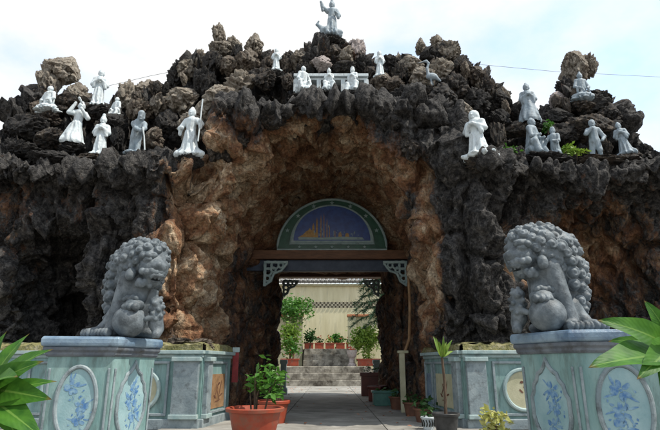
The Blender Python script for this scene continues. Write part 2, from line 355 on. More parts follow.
# chunky stones with crevices, pits and drip ridges
inner = sstep(8.3, 9.6, V[:, 1]) * (1 - sstep(1.9, 2.6, np.abs(V[:, 0]))) * (1 - sstep(4.6, 5.1, V[:, 2]))     # sheltered under the vault
warp = np.stack([perlin(V * 1.7, 50), perlin(V * 1.7, 51), perlin(V * 1.7, 52)], 1)
a1, a2, i1 = worley((V + 0.22 * warp) * np.array([1.8, 1.8, 1.1]), 5)
b1, b2, i2 = worley((V + 0.10 * warp) * np.array([4.6, 4.6, 2.8]), 9)
rid = 1 - np.abs(fbm(V * np.array([3.4, 3.4, 1.0]), 4, 30)) * 2.2
calm = 0.5 + 0.5 * sstep(-0.25, 0.35, perlin(V * 0.9, 77))
disp = 0.26 * np.minimum(a2 - a1, 0.42) / 0.42 - 0.17 + 0.22 * (i1 - 0.5) + calm * (0.05 * np.minimum(b2 - b1, 0.3) / 0.3 - 0.03 + 0.05 * (i2 - 0.5))
disp += 0.17 * (rid - 0.6) + 0.060 * fbm(V * np.array([8, 8, 4]), 4, 60, 0.56) + 0.022 * (0.5 - np.abs(fbm(V * np.array([13, 13, 8]), 2, 66)))
drip = 1 - np.abs(fbm((V + 0.3 * warp) * np.array([1.35, 1.35, 0.42]), 3, 140, 0.55)) * 2.0; disp += 0.24 * (drip - 0.6) * (1 - 0.5 * inner)
pit = fbm(V * np.array([4.2, 4.2, 2.6]), 2, 91); disp -= 0.16 * sstep(0.28, 0.55, pit)
vault = (1 - sstep(1.6, 2.1, np.abs(V[:, 0]))) * sstep(3.2, 3.9, V[:, 2]) * (1 - sstep(4.9, 5.05, V[:, 2])) * sstep(7.75, 8.1, V[:, 1]) * (V[:, 1] < 11.6)
amp = (1.0 - 0.35 * inner) * (1 - 0.22 * vault)
spk = sstep(4.5, 5.0, V[:, 2]) * sstep(8.4, 8.9, V[:, 1]); disp += spk * 0.16 * (rid - 0.6)
amp *= 1 - 0.8 * sstep(11.3, 11.6, V[:, 1]) * sstep(2.9, 3.3, V[:, 2])
amp *= np.where((np.abs(V[:, 0]) > 1.55) & (V[:, 1] < 8.15) & (V[:, 2] < 1.05) | (np.abs(V[:, 0]) > 1.2) & (V[:, 1] < 9.35) & (V[:, 2] < 1.15), 0.15, 1)
V2 = V + NR * (disp * amp)[:, None] + warp * (0.05 * amp)[:, None]
me = quad_mesh('rock_mass', V2, Q)
# weathering: rain-exposed outer faces carry black lichen, sheltered faces stay brown; low tunnel sides set darker; splotchy
def blob(px, pz, rx, rz, k): return k * np.exp(-((V[:, 0] - px) / rx) ** 2 - ((V[:, 2] - pz) / rz) ** 2) * (V[:, 1] < 9.6)
w = 0.545 - 0.40 * vault + 0.22 * inner * (1 - sstep(2.9, 3.5, V[:, 2])) * sstep(8.8, 9.8, V[:, 1]) + 0.08 * sstep(3.6, 4.4, V[:, 2]) - 0.36 * inner - 0.10 * sstep(5.4, 6.2, V[:, 2])  # second term darkens the low tunnel sides
w += blob(0.1, 5.2, 2.3, 0.4, 0.16) + blob(2.3, 2.9, 0.8, 2.2, 0.26) + blob(-3.0, 3.6, 0.7, 0.8, 0.06) + blob(5.0, 3.9, 1.6, 0.3, 0.12) + blob(-4.5, 3.9, 1.8, 0.3, 0.10)
w += blob(-2.05, 2.5, 0.6, 1.9, -0.50) + blob(-1.7, 4.3, 0.5, 0.8, -0.2) + blob(4.4, 2.6, 1.2, 0.9, -0.28) + blob(-5.2, 3.2, 0.5, 0.8, -0.14) + blob(-3.9, 3.3, 0.5, 0.4, -0.14) + blob(-5.7, 2.0, 0.4, 1.0, -0.1) + blob(-4.4, 1.8, 1.6, 1.6, 0.10)
w += blob(1.62, 2.5, 0.14, 1.1, -0.55) + blob(2.95, 2.45, 0.15, 0.55, -0.55) + blob(0, 4.4, 1.5, 0.45, -0.2)
at_ = me.attributes.new('weathering_tone', 'FLOAT', 'POINT'); at_.data.foreach_set('value', w.astype(np.float32))
pl = blob(-2.05, 2.4, 0.6, 2.0, 0.15) + blob(-1.9, 4.2, 0.5, 0.6, 0.08) + blob(1.62, 2.5, 0.18, 1.2, 0.16) + blob(2.95, 2.45, 0.2, 0.7, 0.16) + blob(4.4, 2.6, 1.2, 1.0, 0.05) + blob(-5.6, 2.9, 0.6, 1.2, 0.08) + 0.09 * vault + 0.03 * inner - 0.02  # tan stone; left jamb's sun and vault's bounce light painted in as paler
at_ = me.attributes.new('paleness', 'FLOAT', 'POINT'); at_.data.foreach_set('value', pl.astype(np.float32))
grotto = empty('rock_grotto', (0, 8, 0), 'craggy black and brown artificial rock mountain with a tall cave archway through it', 'grotto')
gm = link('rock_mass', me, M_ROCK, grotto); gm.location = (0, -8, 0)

tick('mass')
# crag stones: a dozen shapes, shared
def crag_mesh(seed, tall=1.0, pits=0.0):
    bm = bmesh.new(); bmesh.ops.create_icosphere(bm, subdivisions=5, radius=1.0)
    P = np.array([v.co for v in bm.verts]); FQ = np.array([[v.index for v in f.verts] for f in bm.faces]); bm.free()
    U = P / np.linalg.norm(P, axis=1)[:, None]
    o = seed * 7.31
    f1, f2, ii = worley(U * 1.25 + o, seed)
    g1, g2, jj = worley(U * 3.4 + o, seed + 3)
    rg = 1 - np.abs(perlin(U * np.array([2.6, 2.6, 1.5]) + o, seed + 21)) * 2.4
    h1, h2, hh = worley(U * 2.3 + o * 1.3, seed + 5)
    r = 0.66 + 0.36 * fbm(U * 1.15 + o, 3, seed) + 0.34 * (ii - 0.5) + 0.22 * np.minimum(f2 - f1, 0.35) / 0.35 + 0.09 * np.minimum(g2 - g1, 0.3) / 0.3 + 0.08 * (jj - 0.5) + 0.24 * fbm(U * 4.5 + o, 5, seed + 9, 0.64) + 0.30 * rg - 0.34 * sstep(0.42, 0.12, h1) * (hh > .45)
    V = U * r[:, None]
    # shear-flattened facets
    for k in range(5):
        n = np.random.default_rng(seed * 10 + k).normal(size=3); n /= np.linalg.norm(n); d = V @ n - 0.72; V -= n[None] * (np.maximum(d, 0) * 0.75)[:, None]
    V[:, 2] *= tall
    V -= (V.max(0) + V.min(0)) / 2
    V /= (V.max(0) - V.min(0)) / 2
    return quad_mesh('rock', V, FQ)
CRAGS = [crag_mesh(s + 1) for s in range(14)]
n_rock = 0
def rock(u, v, w, h, Y, kind='c', seed=None, name='rock', dy=None, tilt=0.0):
    """A crag whose outline covers w x h photo pixels centred at (u, v), at depth Y."""
    global n_rock
    p = at(u, v, Y); k = ppm(u, v, Y)
    me = CRAGS[(n_rock * 5 + 3) % len(CRAGS) if seed is None else seed % len(CRAGS)]; n_rock += 1
    o = bpy.data.objects.new(name, me); COL.objects.link(o)
    if not me.materials: me.materials.append(M_CRAG)
    if kind == 't': o.material_slots[0].link = 'OBJECT'; o.material_slots[0].material = M_TAN
    elif kind == 'g': o.material_slots[0].link = 'OBJECT'; o.material_slots[0].material = M_GREY
    elif kind == 'p': o.material_slots[0].link = 'OBJECT'; o.material_slots[0].material = M_PINK
    o.parent = grotto; o.location = (p.x, p.y - 8, p.z)
    sx = w * k / 2; sz = h * k / 2 * 1.06
    o.scale = (sx, dy or (0.55 * sx + 0.35 * sz), sz); o.rotation_euler = (random.uniform(-.15, .15), tilt, 0)
    return o
M_GREY = rock_material('grey_crust_karst', False, 0.20, ramp=GREYISH, bias=0.17)
M_PINK = nmat('pale_pink_stone', (0.30, 0.25, 0.23), (0.52, 0.46, 0.44), 5, 0.85, 0.8, 18, c3=(0.12, 0.10, 0.10), c3amt=0.3, c3scale=5, bdist=0.04)
random.seed(21)
for a in [  # left crag
    (62, 72, 36, 40, 9.6, 'g'), (48, 84, 24, 34, 9.4, 'g'), (29, 112, 26, 34, 9.3, 'c'), (34, 96, 24, 28, 9.5), (20, 128, 20, 26, 9.1), (78, 96, 24, 28, 9.3, 'g'), (60, 104, 40, 24, 9.0), (30, 130, 44, 26, 8.7), (10, 148, 20, 20, 8.5),
    (88, 112, 30, 20, 8.9), (52, 138, 36, 22, 8.5), (112, 124, 26, 26, 8.8), (24, 150, 40, 18, 8.2),
    (128, 95, 22, 36, 9.5, 'g'), (145, 92, 22, 28, 9.7, 'g'), (158, 90, 20, 22, 9.6), (140, 112, 28, 28, 9.2, 't'), (162, 104, 24, 30, 9.2, 'g'), (117, 104, 16, 24, 9.6, 'g'), (168, 126, 26, 34, 8.9, 'c'), (152, 138, 24, 24, 8.5, 't'), (118, 140, 14, 24, 8.5),
    # rise towards the peak
    (176, 76, 20, 28, 9.6), (187, 68, 18, 26, 9.5, 'g'), (199, 62, 22, 28, 9.6, 'g'), (183, 100, 34, 32, 9.0, 'g'), (206, 84, 30, 34, 9.1, 'c'), (219, 34, 16, 26, 9.3, 'g'), (222, 50, 26, 26, 9.3, 'g'), (234, 46, 16, 22, 9.4, 'g'), (214, 64, 24, 26, 9.2), (232, 66, 26, 24, 9.1, 't'), (254, 46, 20, 26, 9.2, 'g'), (248, 62, 26, 28, 9.0, 't'), (266, 66, 18, 24, 9.1),
    (262, 82, 30, 24, 8.8), (240, 84, 34, 28, 8.8, 'g'), (220, 100, 34, 34, 8.6, 'g'), (208, 112, 30, 36, 8.8, 'g'), (194, 128, 34, 40, 8.8, 'g'), (284, 66, 18, 22, 9.2), (290, 58, 14, 18, 9.4),
    # centre peak
    (300, 60, 20, 26, 9.2, 'g'), (311, 52, 14, 22, 9.4, 'p'), (312, 62, 22, 20, 9.1), (333, 43, 28, 22, 9.3), (331, 56, 34, 22, 9.2), (322, 64, 22, 16, 8.9, 'p'), (346, 54, 16, 20, 9.0, 'g'), (357, 54, 18, 28, 9.2, 'p'), (362, 66, 20, 24, 9.1), (345, 68, 26, 16, 8.95), (352, 47, 12, 14, 9.3), (370, 74, 14, 18, 9.0), (305, 70, 20, 14, 8.95), (288, 82, 16, 20, 8.7),
    # right of the peak
    (383, 82, 20, 22, 8.8, 't'), (392, 64, 22, 22, 9.3), (400, 74, 18, 24, 9.0, 't'), (412, 66, 26, 26, 9.1, 'g'), (420, 47, 12, 20, 9.4, 'g'), (437, 43, 15, 18, 9.5, 'g'), (428, 54, 18, 18, 9.3), (448, 54, 24, 24, 9.4, 'g'), (440, 70, 26, 24, 9.0, 'g'), (422, 80, 30, 28, 8.8, 'g'), (462, 66, 24, 24, 9.3), (475, 76, 22, 24, 9.2), (486, 88, 24, 26, 9.2), (455, 86, 32, 30, 8.8), (497, 100, 22, 26, 9.3), (505, 98, 12, 24, 9.5, 'g'), (475, 104, 34, 30, 8.9), (463, 112, 22, 28, 8.5, 'g'), (440, 100, 36, 34, 8.5),
    (500, 122, 26, 26, 9.0), (520, 128, 34, 20, 8.9), (497, 140, 16, 34, 8.6, 't'), (405, 98, 34, 26, 8.4), (482, 172, 34, 20, 7.7), (395, 84, 20, 18, 8.7),
    # right crag
    (575, 70, 26, 46, 9.6, 'g'), (588, 66, 20, 26, 9.7, 'g'), (566, 88, 20, 26, 9.5, 'c'), (557, 100, 17, 20, 9.4, 'p'), (600, 98, 26, 18, 9.4), (584, 108, 56, 26, 9.3), (560, 118, 32, 22, 9.1), (606, 116, 30, 26, 9.1), (590, 130, 60, 30, 8.9), (612, 134, 24, 30, 8.9), (560, 136, 34, 22, 8.9), (643, 152, 16, 18, 8.6), (652, 160, 22, 18, 8.5), (632, 156, 24, 16, 8.3), (540, 128, 24, 22, 9.1),
    (604, 148, 18, 18, 8.4, 't'), (545, 160, 60, 14, 8.0), (600, 162, 50, 14, 8.0), (640, 168, 40, 16, 8.0), (510, 160, 30, 14, 8.0), (100, 160, 50, 14, 8.0), (150, 160, 46, 14, 8.0), (50, 160, 50, 16, 8.0),
    # stones around the arch and at the feet of the walls
    (198, 346, 34, 16, 7.75, 't'), (180, 344, 26, 12, 7.8, 't'), (492, 346, 26, 12, 7.75, 't'), (222, 152, 28, 26, 7.95, 't'), (240, 142, 26, 22, 7.95, 'c'), (412, 150, 26, 28, 7.8), (272, 120, 30, 20, 7.9), (390, 122, 30, 20, 7.9), (330, 106, 36, 16, 7.9),
]:
    rock(*a)
# thin spires cemented along the ridge
rs = random.Random(8)
for i in range(64):
    u = rs.uniform(14, 640)
    if 92 < u < 112 or 540 < u < 552 or 322 < u < 344: continue
    v = float(np.interp(u, [q[0] for q in SKY], [q[1] for q in SKY])) - rs.uniform(-6, 8); w_ = rs.uniform(6, 12)
    rock(u, v, w_, w_ * rs.uniform(1.7, 2.6), rs.uniform(9.0, 9.6), rs.choice('ccgt'), dy=.14, tilt=rs.uniform(-.3, .3))
tick('crags')

# ------------------------------------------------------------------ materials of the built things
M_CONC = nmat('path_concrete', (0.22, 0.21, 0.19), (0.34, 0.33, 0.30), 3, 0.85, 0.3, 60, c3=(0.15, 0.145, 0.13), c3amt=0.42, c3scale=1.2)
M_GROUND = nmat('courtyard_paving', (0.17, 0.155, 0.135), (0.26, 0.24, 0.21), 2, 0.9, 0.3, 40, c3=(0.12, 0.11, 0.10), c3amt=0.4, c3scale=0.8)
M_CELADON = nmat('celadon_paint', (0.15, 0.265, 0.26), (0.235, 0.35, 0.335), 3.5, 0.55, 0.25, 50, c3=(0.10, 0.145, 0.135), c3amt=0.40, c3scale=4, spec=0.35, stretch=(2.2, 2.2, 0.6))
M_PANEL = nmat('pale_celadon_panel', (0.21, 0.345, 0.37), (0.32, 0.45, 0.465), 4, 0.5, 0.2, 60, c3=(0.14, 0.21, 0.22), c3amt=0.3, c3scale=6, spec=0.35)
M_MOULD = nmat('grey_blue_moulding', (0.17, 0.215, 0.235), (0.28, 0.33, 0.345), 6, 0.55, 0.3, 40, c3=(0.07, 0.08, 0.085), c3amt=0.36, c3scale=8)
M_SLAB = nmat('blue_grey_slab', (0.09, 0.15, 0.23), (0.22, 0.30, 0.37), 5, 0.38, 0.3, 40, c3=(0.05, 0.06, 0.09), c3amt=0.36, c3scale=6, spec=0.55)
M_DKBAND = nmat('dark_violet_band', (0.085, 0.10, 0.125), (0.16, 0.18, 0.20), 6, 0.6, 0.3, 40, c3=(0.05, 0.045, 0.04), c3amt=0.4, c3scale=7)
M_BLUE = nmat('cobalt_brushwork', (0.06, 0.16, 0.35), (0.24, 0.38, 0.46), 22, 0.55, 0.0)
M_CREAM = nmat('cream_paint', (0.36, 0.35, 0.23), (0.48, 0.46, 0.32), 5, 0.6, 0.2, 50, c3=(0.36, 0.33, 0.22), c3amt=0.3, c3scale=6)
M_OCHRE = nmat('ochre_painted_panel', (0.22, 0.12, 0.055), (0.34, 0.21, 0.11), 5, 0.7, 0.3, 50, c3=(0.14, 0.09, 0.05), c3amt=0.36, c3scale=6)
M_BLACK = nmat('black_brushwork', (0.012, 0.014, 0.012), (0.03, 0.035, 0.03), 20, 0.6, 0.0)
M_MOSS = nmat('mossy_ledge', (0.10, 0.10, 0.035), (0.26, 0.24, 0.11), 9, 0.95, 0.9, 30, c3=(0.34, 0.31, 0.24), c3amt=0.36, c3scale=7, bdist=0.03)
M_LION = nmat('grey_carved_stone', (0.078, 0.097, 0.110), (0.172, 0.198, 0.216), 9, 0.6, 0.35, 70, c3=(0.035, 0.042, 0.048), c3amt=0.42, c3scale=7, spec=0.45)
M_WHITE = nmat('white_painted_cement', (0.48, 0.55, 0.58), (0.72, 0.76, 0.77), 9, 0.6, 0.35, 60, c3=(0.20, 0.235, 0.25), c3amt=0.40, c3scale=9, stretch=(1.6, 1.6, 0.55))
M_BLUEST = nmat('shaded_blue_grey_cement', (0.20, 0.255, 0.295), (0.35, 0.405, 0.445), 9, 0.65, 0.35, 60, c3=(0.085, 0.105, 0.12), c3amt=0.40, c3scale=9, stretch=(1.6, 1.6, 0.55))  # dimmer copy of white cement; right ledge statues' shade is in the colour
M_BEAM = nmat('brown_beam_paint', (0.10, 0.045, 0.02), (0.19, 0.085, 0.04), 5, 0.55, 0.2, 40, stretch=(1, 6, 6))
M_BEAMBLUE = nmat('dark_blue_lintel', (0.03, 0.045, 0.075), (0.06, 0.08, 0.12), 5, 0.55, 0.2, 40)
M_TGREEN = nmat('dark_green_border', (0.012, 0.06, 0.035), (0.025, 0.10, 0.06), 8, 0.4, 0.1, 40, spec=0.5)
M_TBLUE = nmat('deep_blue_mosaic', (0.006, 0.03, 0.17), (0.02, 0.07, 0.28), 10, 0.3, 0.3, 90, spec=0.6)
M_GOLD = nmat('golden_mosaic', (0.30, 0.15, 0.03), (0.50, 0.30, 0.08), 20, 0.4, 0.2, 90)
M_TRIM = nmat('pale_aqua_trim', (0.24, 0.34, 0.345), (0.36, 0.44, 0.43), 8, 0.6, 0.2, 40, c3=(0.13, 0.17, 0.17), c3amt=0.34, c3scale=6)
M_TERRA = nmat('red_plastic_pot', (0.27, 0.045, 0.022), (0.36, 0.07, 0.034), 4, 0.5, 0.1, 60, c3=(0.20, 0.10, 0.065), c3amt=0.4, c3scale=6)
M_BRPOT = nmat('brown_clay_pot', (0.10, 0.045, 0.03), (0.18, 0.085, 0.05), 6, 0.7, 0.3, 40)
M_MAROON = nmat('maroon_glazed_pot', (0.09, 0.018, 0.014), (0.17, 0.035, 0.025), 6, 0.4, 0.2, 40, spec=0.5)
M_TEAL = nmat('teal_glazed_trough', (0.03, 0.12, 0.105), (0.06, 0.19, 0.16), 6, 0.4, 0.2, 40, spec=0.5)
M_SOIL = nmat('potting_soil', (0.02, 0.013, 0.009), (0.05, 0.035, 0.022), 20, 1.0, 0.8, 60)
M_WALL = nmat('cream_courtyard_wall', (0.58, 0.53, 0.34), (0.70, 0.65, 0.45), 1.2, 0.85, 0.2, 30, c3=(0.46, 0.43, 0.29), c3amt=0.36, c3scale=1.5, stretch=(3, 3, 0.5))
M_TILE = nmat('grey_roof_tile', (0.10, 0.095, 0.09), (0.26, 0.25, 0.23), 8, 0.8, 0.4, 30)
M_BRICKCAP = nmat('orange_brick_cap', (0.36, 0.13, 0.06), (0.48, 0.20, 0.10), 6, 0.8, 0.3, 30)
M_STEP = nmat('stained_step_concrete', (0.24, 0.22, 0.18), (0.42, 0.39, 0.33), 3, 0.9, 0.4, 30, c3=(0.06, 0.05, 0.038), c3amt=0.47, c3scale=2.6)
M_BARK = nmat('brown_bark', (0.05, 0.032, 0.02), (0.13, 0.09, 0.06), 12, 0.9, 0.8, 30, stretch=(3, 3, 0.6))
M_LEAF = nmat('fresh_green_leaf', (0.035, 0.13, 0.014), (0.10, 0.25, 0.03), 3, 0.45, 0.0, translucent=0.3, spec=0.5)
M_LEAFD = nmat('dark_green_leaf', (0.018, 0.06, 0.014), (0.045, 0.12, 0.028), 3, 0.5, 0.0, translucent=0.2)
M_LEAFY = nmat('yellow_green_leaf', (0.09, 0.19, 0.02), (0.24, 0.35, 0.05), 3, 0.5, 0.0, translucent=0.3)
M_LEAFV = nmat('cream_variegated_leaf', (0.34, 0.36, 0.08), (0.60, 0.56, 0.24), 9, 0.5, 0.0, c3=(0.10, 0.20, 0.03), c3amt=0.36, c3scale=14, translucent=0.25)
M_PINE = nmat('dark_needle_foliage', (0.010, 0.045, 0.018), (0.03, 0.09, 0.035), 3, 0.6, 0.0, translucent=0.1)
M_FLOWER = nmat('red_flower_petal', (0.42, 0.03, 0.03), (0.60, 0.10, 0.06), 5, 0.6, 0.0)
M_STEEL = nmat('dark_iron', (0.02, 0.02, 0.02), (0.05, 0.05, 0.05), 8, 0.5, 0.1)
M_RED = nmat('red_sign_paint', (0.16, 0.015, 0.02), (0.26, 0.035, 0.035), 6, 0.5, 0.0)
M_LATT = nmat('breeze_block', (0.40, 0.36, 0.26), (0.52, 0.48, 0.36), 6, 0.9, 0.3, 30)
M_VOID = nmat('dark_gap_behind', (0.015, 0.012, 0.01), (0.035, 0.03, 0.025), 6, 0.95, 0.0)

def big_leaf_material():
    """Glossy blade with a pale midrib and faint side veins, from the blade's own UVs."""
    m = bpy.data.materials.new('broad_leaf_blade'); m.use_nodes = True; nt = m.node_tree; N, L = nt.nodes, nt.links
    bs = N['Principled BSDF']; bs.inputs['Roughness'].default_value = 0.5; bs.inputs['Specular IOR Level'].default_value = 0.25
    uv = N.new('ShaderNodeUVMap'); sp = N.new('ShaderNodeSeparateXYZ'); L.new(uv.outputs[0], sp.inputs[0])
    d = N.new('ShaderNodeMath'); d.operation = 'SUBTRACT'; d.inputs[1].default_value = 0.5; L.new(sp.outputs[1], d.inputs[0])
    ab = N.new('ShaderNodeMath'); ab.operation = 'ABSOLUTE'; L.new(d.outputs[0], ab.inputs[0])
    rb = N.new('ShaderNodeMapRange'); rb.inputs[1].default_value = 0.045; rb.inputs[2].default_value = 0.02; L.new(ab.outputs[0], rb.inputs[0])
    vv = N.new('ShaderNodeMath'); vv.operation = 'MULTIPLY_ADD'; vv.inputs[1].default_value = -0.35; L.new(ab.outputs[0], vv.inputs[0]); L.new(sp.outputs[0], vv.inputs[2])
    sn = N.new('ShaderNodeMath'); sn.operation = 'MULTIPLY'; sn.inputs[1].default_value = 95; L.new(vv.outputs[0], sn.inputs[0])
    s2 = N.new('ShaderNodeMath'); s2.operation = 'SINE'; L.new(sn.outputs[0], s2.inputs[0])
    n = N.new('ShaderNodeTexNoise'); n.inputs['Scale'].default_value = 5; n.inputs['Detail'].default_value = 4
    tc = N.new('ShaderNodeTexCoord'); L.new(tc.outputs['Object'], n.inputs['Vector'])
    r = N.new('ShaderNodeValToRGB'); r.color_ramp.elements[0].position = 0.35; r.color_ramp.elements[0].color = (0.022, 0.095, 0.012, 1); r.color_ramp.elements[1].position = 0.68; r.color_ramp.elements[1].color = (0.075, 0.205, 0.022, 1)
    L.new(n.outputs[0], r.inputs[0])
    mx = N.new('ShaderNodeMix'); mx.data_type = 'RGBA'; mx.inputs[7].default_value = (0.14, 0.27, 0.05, 1); L.new(rb.outputs[0], mx.inputs[0]); L.new(r.outputs[0], mx.inputs[6])
    tn = N.new('ShaderNodeMath'); tn.operation = 'MULTIPLY_ADD'; tn.inputs[1].default_value = 0.12; L.new(n.outputs[0], tn.inputs[0]); L.new(sp.outputs[0], tn.inputs[2])
    tr_ = N.new('ShaderNodeMapRange'); tr_.inputs[1].default_value = 0.98; tr_.inputs[2].default_value = 1.05; L.new(tn.outputs[0], tr_.inputs[0])
    mt = N.new('ShaderNodeMix'); mt.data_type = 'RGBA'; mt.inputs[7].default_value = (0.17, 0.10, 0.03, 1); L.new(tr_.outputs[0], mt.inputs[0]); L.new(mx.outputs[2], mt.inputs[6]); mx = mt
    L.new(mx.outputs[2], bs.inputs['Base Color'])
    bp = N.new('ShaderNodeBump'); bp.inputs['Strength'].default_value = 0.12; bp.inputs['Distance'].default_value = 0.002; L.new(s2.outputs[0], bp.inputs['Height']); L.new(bp.outputs[0], bs.inputs['Normal'])
    tr = N.new('ShaderNodeBsdfTranslucent'); L.new(mx.outputs[2], tr.inputs[0]); ms = N.new('ShaderNodeMixShader'); ms.inputs[0].default_value = 0.35
    L.new(bs.outputs[0], ms.inputs[1]); L.new(tr.outputs[0], ms.inputs[2]); L.new(ms.outputs[0], N['Material Output'].inputs[0])
    return m
M_BIGLEAF = big_leaf_material()

# ------------------------------------------------------------------ ground
def sheet(name, x0, x1, y0, y1, z, mat):
    o = MB().add([(x0, y0, z), (x1, y0, z), (x1, y1, z), (x0, y1, z)], [(0, 1, 2, 3)]).build(name, mat); tag(o, kind='structure'); return o
sheet('ground', -300, 300, -300, 300, 0, M_GROUND)
path = sheet('path', -2.3, 2.3, -2, 21.9, 0.004, M_SOIL)
sm = MB().box((0, 0, 0), (1.515, 1.485, .02)).mesh('slab'); sm.materials.append(M_CONC); rs_ = random.Random(3)
for i in range(16):
    for j in range(3):
        sl = link('slab', sm, None, path); sl.location = (-1.53 + 1.53 * j, -1.25 + 1.5 * i, .0145 + rs_.uniform(-.002, .002))

# ------------------------------------------------------------------ low painted walls under the rock
def face_matrix(o, ux, n):
    ux = Vector(ux).normalized(); n = Vector(n).normalized()
    return Matrix(((ux.x, -n.x, 0, o[0]), (ux.y, -n.y, 0, o[1]), (ux.z, -n.z, 1, o[2]), (0, 0, 0, 1)))
def oval(cx, cz, rx, rz, n=40): return [(cx + rx * math.cos(2 * math.pi * k / n), cz + rz * math.sin(2 * math.pi * k / n)) for k in range(n)]
def ogee(cx, cz, w, h):
    half = [(0, 1.0), (0.10, 0.86), (0.30, 0.74), (0.52, 0.68), (0.60, 0.55), (0.80, 0.44), (0.86, 0.28), (1.0, 0.16), (1.0, -0.25), (0.90, -0.45), (0.72, -0.62), (0.5, -0.8), (0.22, -0.9), (0, -1.0)]
    pts = [(x, z) for x, z in half] + [(-x, z) for x, z in half[-2:0:-1]]
    return [(cx + x * w, cz + z * h) for x, z in pts]
def ring(M, pts, r, name, mat, parent, y=0.0, n=8):
    o = MB().tube([(x, y, z) for x, z in pts], r, n, closed=True, M=M).build(name, mat, parent, smooth=True); return o
def plate(M, pts, y, th, name, mat, parent):
    return MB().poly(pts, th, M @ Matrix.Translation((0, y, 0))).build(name, mat, parent)
def brush(M, y, strokes, name, mat, parent):
    """Painted blobs and strokes: (x, z, length, width, angle)."""
    mb = MB()
    for i, (x, z, l, w, a) in enumerate(strokes):
        c, s = math.cos(a), math.sin(a); n = 12; pts = []
        for k in range(n):
            t = 2 * math.pi * k / n; px, pz = l / 2 * math.cos(t) * (1 + .12 * math.sin(3 * t + i)), w / 2 * math.sin(t) * (1 + .2 * math.cos(2 * t + i))
            pts.append((x + px * c - pz * s, z + px * s + pz * c))
        yy = y - 0.0003 * (i % 7)
        mb.add([(px, yy, pz) for px, pz in pts], [tuple(range(n))], M)
    return mb.build(name, mat, parent)
def blossoms(cx, cz, w, h, seed, nf=3, nl=9):
    r = random.Random(seed); st = []
    fl = [(cx + r.uniform(-.4, .4) * w, cz + (i - (nf - 1) / 2) * h * 1.1 / nf + r.uniform(-.06, .06) * h, r.uniform(.23, .32) * w) for i in range(nf)]
    for x, z, R in fl:
        for k in range(6): a = k * math.pi / 3 + r.random(); st.append((x + R * math.cos(a), z + R * math.sin(a), R * 1.35, R * .95, a))
        st.append((x, z, R * .5, R * .5, 0))
    groups = [st[7 * i:7 * i + 7] for i in range(nf)]
    for k in range(nl):
        x, z, R = fl[k % nf]; a = r.uniform(0, 6.28); groups[k % nf].append((x + 1.9 * R * math.cos(a), z + 1.9 * R * math.sin(a), R * 2.0, R * .4, a + r.uniform(-.3, .3)))
    for g, (x, z, R) in zip(groups, fl):
        for k in range(5): t = k / 5; g.append((x + R * .5 * math.sin(2.2 * t), z - R * (.9 + 2.2 * t), R * .8, R * .13, 1.5 - .4 * t))
        for k in range(4): a = r.uniform(0, 6.28); g.append((x + 2.3 * R * math.cos(a), z - R + 1.6 * R * math.sin(a), R * .55, R * .32, r.uniform(0, 3)))
    return groups

